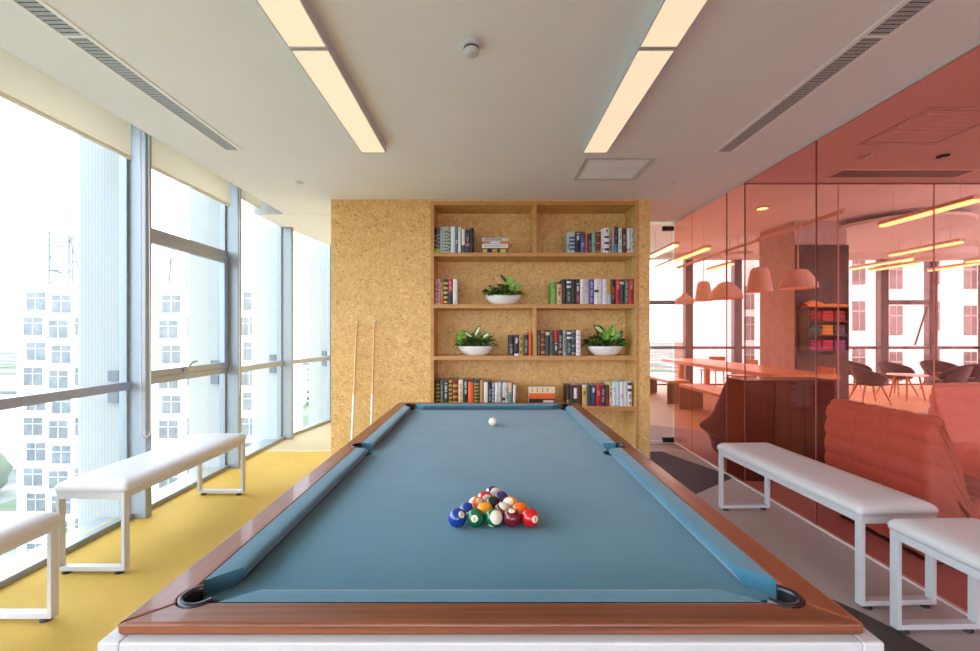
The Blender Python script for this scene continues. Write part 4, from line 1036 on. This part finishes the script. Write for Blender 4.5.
# purple bean bag behind the cabinet
bm = bmesh.new(); bmesh.ops.create_icosphere(bm, subdivisions=5, radius=1)
vs = []
bcx, bcy = 2.83, 4.86
for v in bm.verts:
    p = v.co.copy(); z = (p.z+1)/2
    if z < .42: r = .36*math.sin(PI*min(1, .25+z*.62))**.5
    else: r = .36*(1-((z-.42)/.58)**1.1)*.80+.07
    hr = math.hypot(p.x, p.y); 
    ux, uy = (p.x/hr, p.y/hr) if hr > 1e-5 else (0,0)
    flat = min(1, hr/.5) if z < .3 else min(1, hr/.25)
    R_ = r*flat
    x = ux*R_*.95; y = uy*R_*.8
    tip = math.exp(-((z-.40)/.10)**2)*max(0,-ux)**5*.13*flat
    x -= tip
    x -= .10*max(0,(z-.5)/.5)-.02
    wv = .018*noise.noise(Vector((p.x*4,p.y*4,p.z*5)))
    vs.append((bcx+x+wv, bcy+y+wv, max(.0, z*.87)))
fs = [[v.index for v in f.verts] for f in bm.faces]; bm.free()
tag(MB().add(vs, fs, 0, True).build('beanbag', M['purple']), 'dark purple beanbag with a pointed corner behind the low cabinet', 'beanbag')

# long table and its benches
t = thing('dining_table', (4.80, 8.65, 0), 'long wooden communal table behind the red glass under the pendant lamps', 'table')
MB().box(4.30, 5.30, 6.53, 10.72, .685, .755).build('table_top', M['tablewood'], t, bevel=.004)
for y in (7.1, 10.1):
    for x in (4.5, 5.1): MB().box(x-.05, x+.05, y-.05, y+.05, 0, .685).build('leg', M['tablewood'], t, bevel=.003)
def wbench(y0, y1, label):
    t = thing('wooden_bench', (3.72, (y0+y1)/2, 0), label, 'bench', 'wooden benches beside the long table')
    MB().box(3.50, 3.93, y0, y1, .405, .455).build('seat', M['tablewood'], t, bevel=.003)
    for y in (y0+.001, y1-.051): MB().box(3.505, 3.925, y, y+.05, 0, .405).build('leg', M['benchdark'], t, bevel=.003)
wbench(6.53, 7.96, 'nearer wooden slab bench beside the long table, right of the door')
wbench(8.44, 10.1, 'farther wooden slab bench beside the long table, seen through the glass door')
def wchair(x, y, rz, label):
    R = Matrix.Translation((x,y,0)) @ Matrix.Rotation(rz,4,'Z')
    t = thing('wooden_chair', (x,y,0), label, 'chair', 'small wooden chairs at the long table')
    MB(R).box(-.21,.21,-.21,.21,.43,.46).build('seat', M['tablewood'], t, bevel=.004)
    for a in (-.19,.19):
        MB(R).tube((a,-.19,0),(a*.95,-.19,.43),.014,.018).build('leg', M['legwood'], t)
        MB(R).tube((a,.20,0),(a*.95,.19,.43),.014,.018).build('leg', M['legwood'], t)
    m = MB(R); m.tube((-.18,.19,.44),(-.19,.23,.80),.014); m.tube((.18,.19,.44),(.19,.23,.80),.014)
    m.box(-.20,.20,.215,.24,.70,.80); m.box(-.19,.19,.21,.225,.58,.62); m.build('backrest', M['legwood'], t)
wchair(px(713,10.95), 10.98, PI, 'small wooden chair at the far end of the long table')
wchair(5.58, 9.55, -PI/2, 'small wooden chair on the far side of long table, nearer window')
wchair(5.56, 7.45, -PI/2, 'small wooden chair on the far side of long table, before the column')

# track and pendants
tag(MB().tube((4.9,6.0,3.06),(4.9,11.2,3.06),.035,None,14).build('ceiling_pipe', M['shade']), 'round pale pipe running under the lounge ceiling above the pendant lamps', 'pipe')
for y in (6.2, 8.7, 11.0): 
    pass
def pendant(xc, x0, x1, yt, yb, Yd, kind, label):
    X_ = px(xc, Yd); w = (x1-x0)/2*Yd/F; zb = pz(yb, Yd); h = (yb-yt)*Yd/F
    t = thing('pendant_lamp', (X_, Yd, zb), label, 'pendant lamp', 'pendant lamps above the long table')
    pr = {'dome': [(1.0,0),(.99,.12),(.94,.28),(.74,.64),(.52,.92),(.42,1.0),(.12,1.0)],
          'bell': [(1.0,0),(.97,.04),(.82,.50),(.68,.86),(.52,.96),(.20,1.0),(.10,1.0)],
          'cap':  [(1.0,0),(.98,.38),(.90,.46),(.55,.66),(.32,.80),(.28,.98),(.1,1.0)],
          'wide': [(1.0,0),(.98,.22),(.92,.44),(.46,.90),(.22,1.0),(.10,1.0)]}[kind]
    outer = [(r*w, z*h) for r, z in pr]; inner = [(max(.001,r*w-.008), max(.0,z*h-.008)) for r, z in pr]
    m = MB(); m.lathe(outer, (X_,Yd,zb), 36); m2 = inner
    sh_ = MB(); sh_.add([],[]) 
    sm = MB(); seg = 36; v = []; prof_ = inner[::-1]+outer
    # inner and outer shells joined at the rim
    allp = inner[::-1]
    full = allp+outer
    for r, z in full:
        for i in range(seg):
            a = 2*PI*i/seg; v.append((X_+r*math.cos(a), Yd+r*math.sin(a), zb+z))
    sm.add(v, [(k*seg+i, k*seg+(i+1)%seg, (k+1)*seg+(i+1)%seg, (k+1)*seg+i) for k in range(len(full)-1) for i in range(seg)], 0, True)
    sm.build('lamp_shade', M['shade'], t)
    MB().tube((X_,Yd,zb+h-.01),(X_,Yd,3.02),.010 if kind=='dome' else .006).build('cord', M['shade'], t)
    MB().lathe([(.0,3.07),(.05,3.06),(.05,3.0),(.02,2.98),(0,2.98)][::-1], (X_,Yd,0), 20).build('canopy', M['shade'], t)
    MB().lathe([(0,.0),(.035,.02),(.045,.06),(.03,.10),(0,.12)], (X_,Yd,zb+h*.30), 16).build('bulb', M['bulb'], t)
pendant(798, 781, 815, 270, 288.5, 6.72, 'dome', 'wide domed pendant lamp, rightmost and nearest above the long table')
pendant(759.5, 747.5, 771.5, 267, 292, 7.67, 'bell', 'tall bell pendant lamp, second from right above the long table')
pendant(726, 711, 741.3, 282, 299, 8.75, 'wide', 'wide hooded pendant lamp in the middle of the five')
pendant(703.5, 695, 712, 281, 301, 9.66, 'bell', 'tall bell pendant lamp, second from left of the five')
pendant(684.6, 675.5, 693.8, 293, 303.5, 10.6, 'cap', 'small capped pendant lamp, leftmost and farthest of the five')

# column with shelf of folded textiles
struct(MB().box(5.67, 6.63, 8.03, 9.05, 0, HZ).build('wall_column', M['concrete']), 'grey concrete column in the lounge')
t = thing('wall_panel', (6.15, 8.01, 0), 'dark panel on the front of the concrete column', 'panel')
MB().box(5.672, 6.63, 7.98, 8.03, 0, pz(245,8)).build('board', M['concrete_dk'], t)
t = thing('wall_shelf', (6.12, 7.85, .95), 'dark shelf rack on the column panel holding folded colourful textiles', 'shelf')
for z in (pz(350,7.8), pz(335,7.8), pz(321,7.8), pz(307,7.8)):
    MB().box(5.72, 6.40, 7.72, 7.98, z-.02, z).build('shelf_board', M['concrete_dk'], t)
for x in (5.70, 6.40): MB().box(x, x+.02, 7.72, 7.98, pz(350,7.8)-.02, pz(307,7.8)).build('side_board', M['concrete_dk'], t)
cols3 = [[(150,60,110),(170,60,90),(120,70,130)], [(60,110,104),(200,150,60),(70,90,110)], [(150,50,60),(170,70,70),(130,50,70)]]
nm3 = [['magenta','crimson','violet'],['teal','mustard','slate'],['dark red','rose','plum']]
for r, y in enumerate((350,335,321)):
    zb = pz(y,7.8)
    for k in range(3):
        x = 5.74+k*.215; m = MB()
        for q in range(3): m.box(x+.004*q, x+.205-.003*q, 7.735, 7.96, zb+q*.06, zb+q*.06+.058)
        tag(m.build('folded_textile', cloth_mat('textile', S(*cols3[r][k]), S(*[min(255,c+20) for c in cols3[r][k]]), 200), bevel=.018, seg=3), 'folded %s textile on the column shelf, %s board' % (nm3[r][k], ['lowest','middle','upper'][r]), 'textile', 'folded textiles on the column shelf')
m = MB(); zt = pz(307,7.8)
m.grid(lambda u, v: (5.70+u*.72, 7.73+v*.22, zt+.012+(.085+.04*math.sin(u*9)+.02*noise.noise(Vector((u*6,v*3,0))))*math.sin(PI*v)**.5*(.35+.65*math.sin(PI*min(1,u*1.1+.1)))), 40, 12)
m.box(5.74,6.38,7.74,7.95,zt,zt+.02)
tag(m.build('draped_textile', cloth_mat('orange_textile', S(230,150,60), S(240,176,84), 200)), 'orange scarf bundled on top of the column shelf', 'textile')

# lounge ceiling: tube lights, discs, beams
def tube_light(X_, y0, y1, label, z=3.0):
    t = thing('tube_light', (X_, (y0+y1)/2, z), label, 'tube light', 'linear tube lights in the lounge beyond the glass')
    MB().box(X_-.05, X_+.05, y0, y1, z+.0, z+.05).build('housing', M['shade'], t)
    MB().box(X_-.045, X_+.045, y0+.02, y1-.02, z-.035, z).build('diffuser', M['tube'], t)
    for y in (y0+.2, y1-.2): MB().tube((X_,y,z+.05),(X_,y,HZ),.003).build('hanger', M['shade'], t)
tube_light(3.46, 7.95, 9.15, 'glowing tube light seen through the glass door, leftmost')
tube_light(4.20, 8.26, 10.8, 'long glowing tube light left of the pendant lamps')
tube_light(5.70, 10.1, 11.2, 'small glowing tube light near the windows above the wide pendant')
tube_light(5.92, 5.25, 6.55, 'largest glowing tube light at upper right behind the red glass')
tube_light(8.37, 7.67, 9.05, 'glowing tube light below the round ceiling panel')
tube_light(9.2, 9.05, 11.0, 'long glowing tube light crossing the window beside the column')
tube_light(9.9, 10.0, 11.25, 'short glowing tube light below the long one, above armchairs')
tube_light(11.4, 9.7, 11.25, 'glowing tube light above the window at right edge, lower')
tube_light(10.9, 8.6, 9.9, 'glowing tube light above the window at right edge, upper')
for x, y, r, z, l in ((7.55,8.1,1.05,3.30,'large round pale ceiling panel behind the red glass'), (px(738,9.5),9.5,.30,pz(256,9.5),'small round ceiling disc left of the concrete column')):
    t = thing('ceiling_disc', (x,y,z), l, 'ceiling panel')
    MB().lathe([(r*.98,0),(r,.015),(r,.045),(r*.98,.06)], (x,y,z), 56).build('panel', M['ceiling'], t)
    for a in range(3): MB().tube((x+r*.6*math.cos(a*2.1), y+r*.6*math.sin(a*2.1), z+.06), (x+r*.6*math.cos(a*2.1), y+r*.6*math.sin(a*2.1), HZ), .006).build('hanger', M['chrome'], t)
tag(MB().lathe([(0,0),(.45,0),(.45,.16),(0,.16)], (px(945,8.8), 8.8, pz(258,8.8)), 40).build('ceiling_drum', M['ceiling']), 'round white drum fitting under the lounge ceiling at right', 'ceiling fitting')
t = thing('downlight', (px(762.5,6.15), 6.15, HZ-.012), 'glowing round downlight in the lounge ceiling', 'downlight')
dx = px(762.5, 7.2)
t.location = (dx, 7.2, HZ-.015); ORG[t] = Vector((dx,7.2,HZ-.015))
MB().lathe([(.10,HZ),(.105,HZ-.012),(.085,HZ-.015)][::-1], (dx,7.2,0), 28).build('trim_ring', M['white'], t)
MB().lathe([(0,HZ-.018),(.083,HZ-.018)], (dx,7.2,0), 28).build('lens', M['tube'], t)

# armchairs and coffee table
def armchair(label):
    t = thing('armchair', (0,0,0), label, 'armchair', 'grey shell armchairs by the far windows')
    m = MB()
    def shell(u, v, o=0):
        a = (u-.5)*2*2.05; k = abs(a)/2.05
        top = .80-.20*k**1.3 if k < .8 else .80-.20*.8**1.3-(k-.8)*.55
        top = max(.50, top)
        r0 = .20; r1 = .33+.03*(1-k)
        z = .42+(top-.42)*v; r = r0+(r1-r0)*v**.6-o
        return (r*math.sin(a)*1.12, r*math.cos(a)*.95+(-.02), z)
    nu, nv = 36, 8
    m.grid(lambda u,v: shell(u,v), nu, nv); m.grid(lambda u,v: shell(1-u,v,.03), nu, nv)
    e = []
    for i in range(nu): 
        a,b = i/nu,(i+1)/nu; m.add([shell(a,1),shell(b,1),shell(b,1,.03),shell(a,1,.03)], [(0,1,2,3)], 0, True)
    for u in (0,1):
        for j in range(nv): m.add([shell(u,j/nv),shell(u,(j+1)/nv),shell(u,(j+1)/nv,.03),shell(u,j/nv,.03)], [(0,1,2,3)], 0, True)
    m.build('shell', M['chairgrey'], t, weld=True)
    MB().lathe([(0,.38),(.20,.385),(.265,.42),(.27,.45),(.24,.475),(0,.48)], (0,-.03,0), 32).build('seat', M['chairgrey'], t)
    for sx in (-1,1):
        for sy in (-1,1): MB().tube((sx*.27,sy*.26,0),(sx*.15,sy*.14,.40),.013,.022,10).build('leg', M['legwood'], t)
    return t
ac = armchair('grey shell armchair with wooden legs nearest the column, side on')
ac.scale = (.92,.92,.92); ac.location = (7.50, 8.55, .002); ac.rotation_euler = (0,0,PI*.42)
for x, y, rz, l in ((px(903,9.6),9.75,.15,'grey shell armchair behind the small white table, facing the room'), (px(944,8.75),8.62,PI*1.30,'grey shell armchair right of the small white table, back turned'),
                    (px(955,10.0),10.35,-.3,'grey shell armchair close to the far windows at right'), (px(976,9.0),9.15,-PI*.5,'grey shell armchair cut off by the right edge of view'),
                    (px(857,10.6),10.6,PI*.45,'grey shell armchair half hidden by the concrete column')):
    dup(ac, (x,y,.002), l, rz)
t = thing('coffee_table', (px(907,9.05), 9.05, 0), 'small white-topped table with wooden legs among the grey armchairs', 'table')
cxx = px(907,9.05)
MB().lathe([(0,.50),(.32,.50),(.33,.51),(.32,.525),(0,.525)], (cxx,9.05,0), 36).build('table_top', M['ceramic'], t)
for k in range(4):
    a = PI/4+k*PI/2; MB().tube((cxx+.27*math.cos(a), 9.05+.27*math.sin(a), .002),(cxx+.18*math.cos(a), 9.05+.18*math.sin(a), .50),.012,.02,10).build('leg', M['legwood'], t)
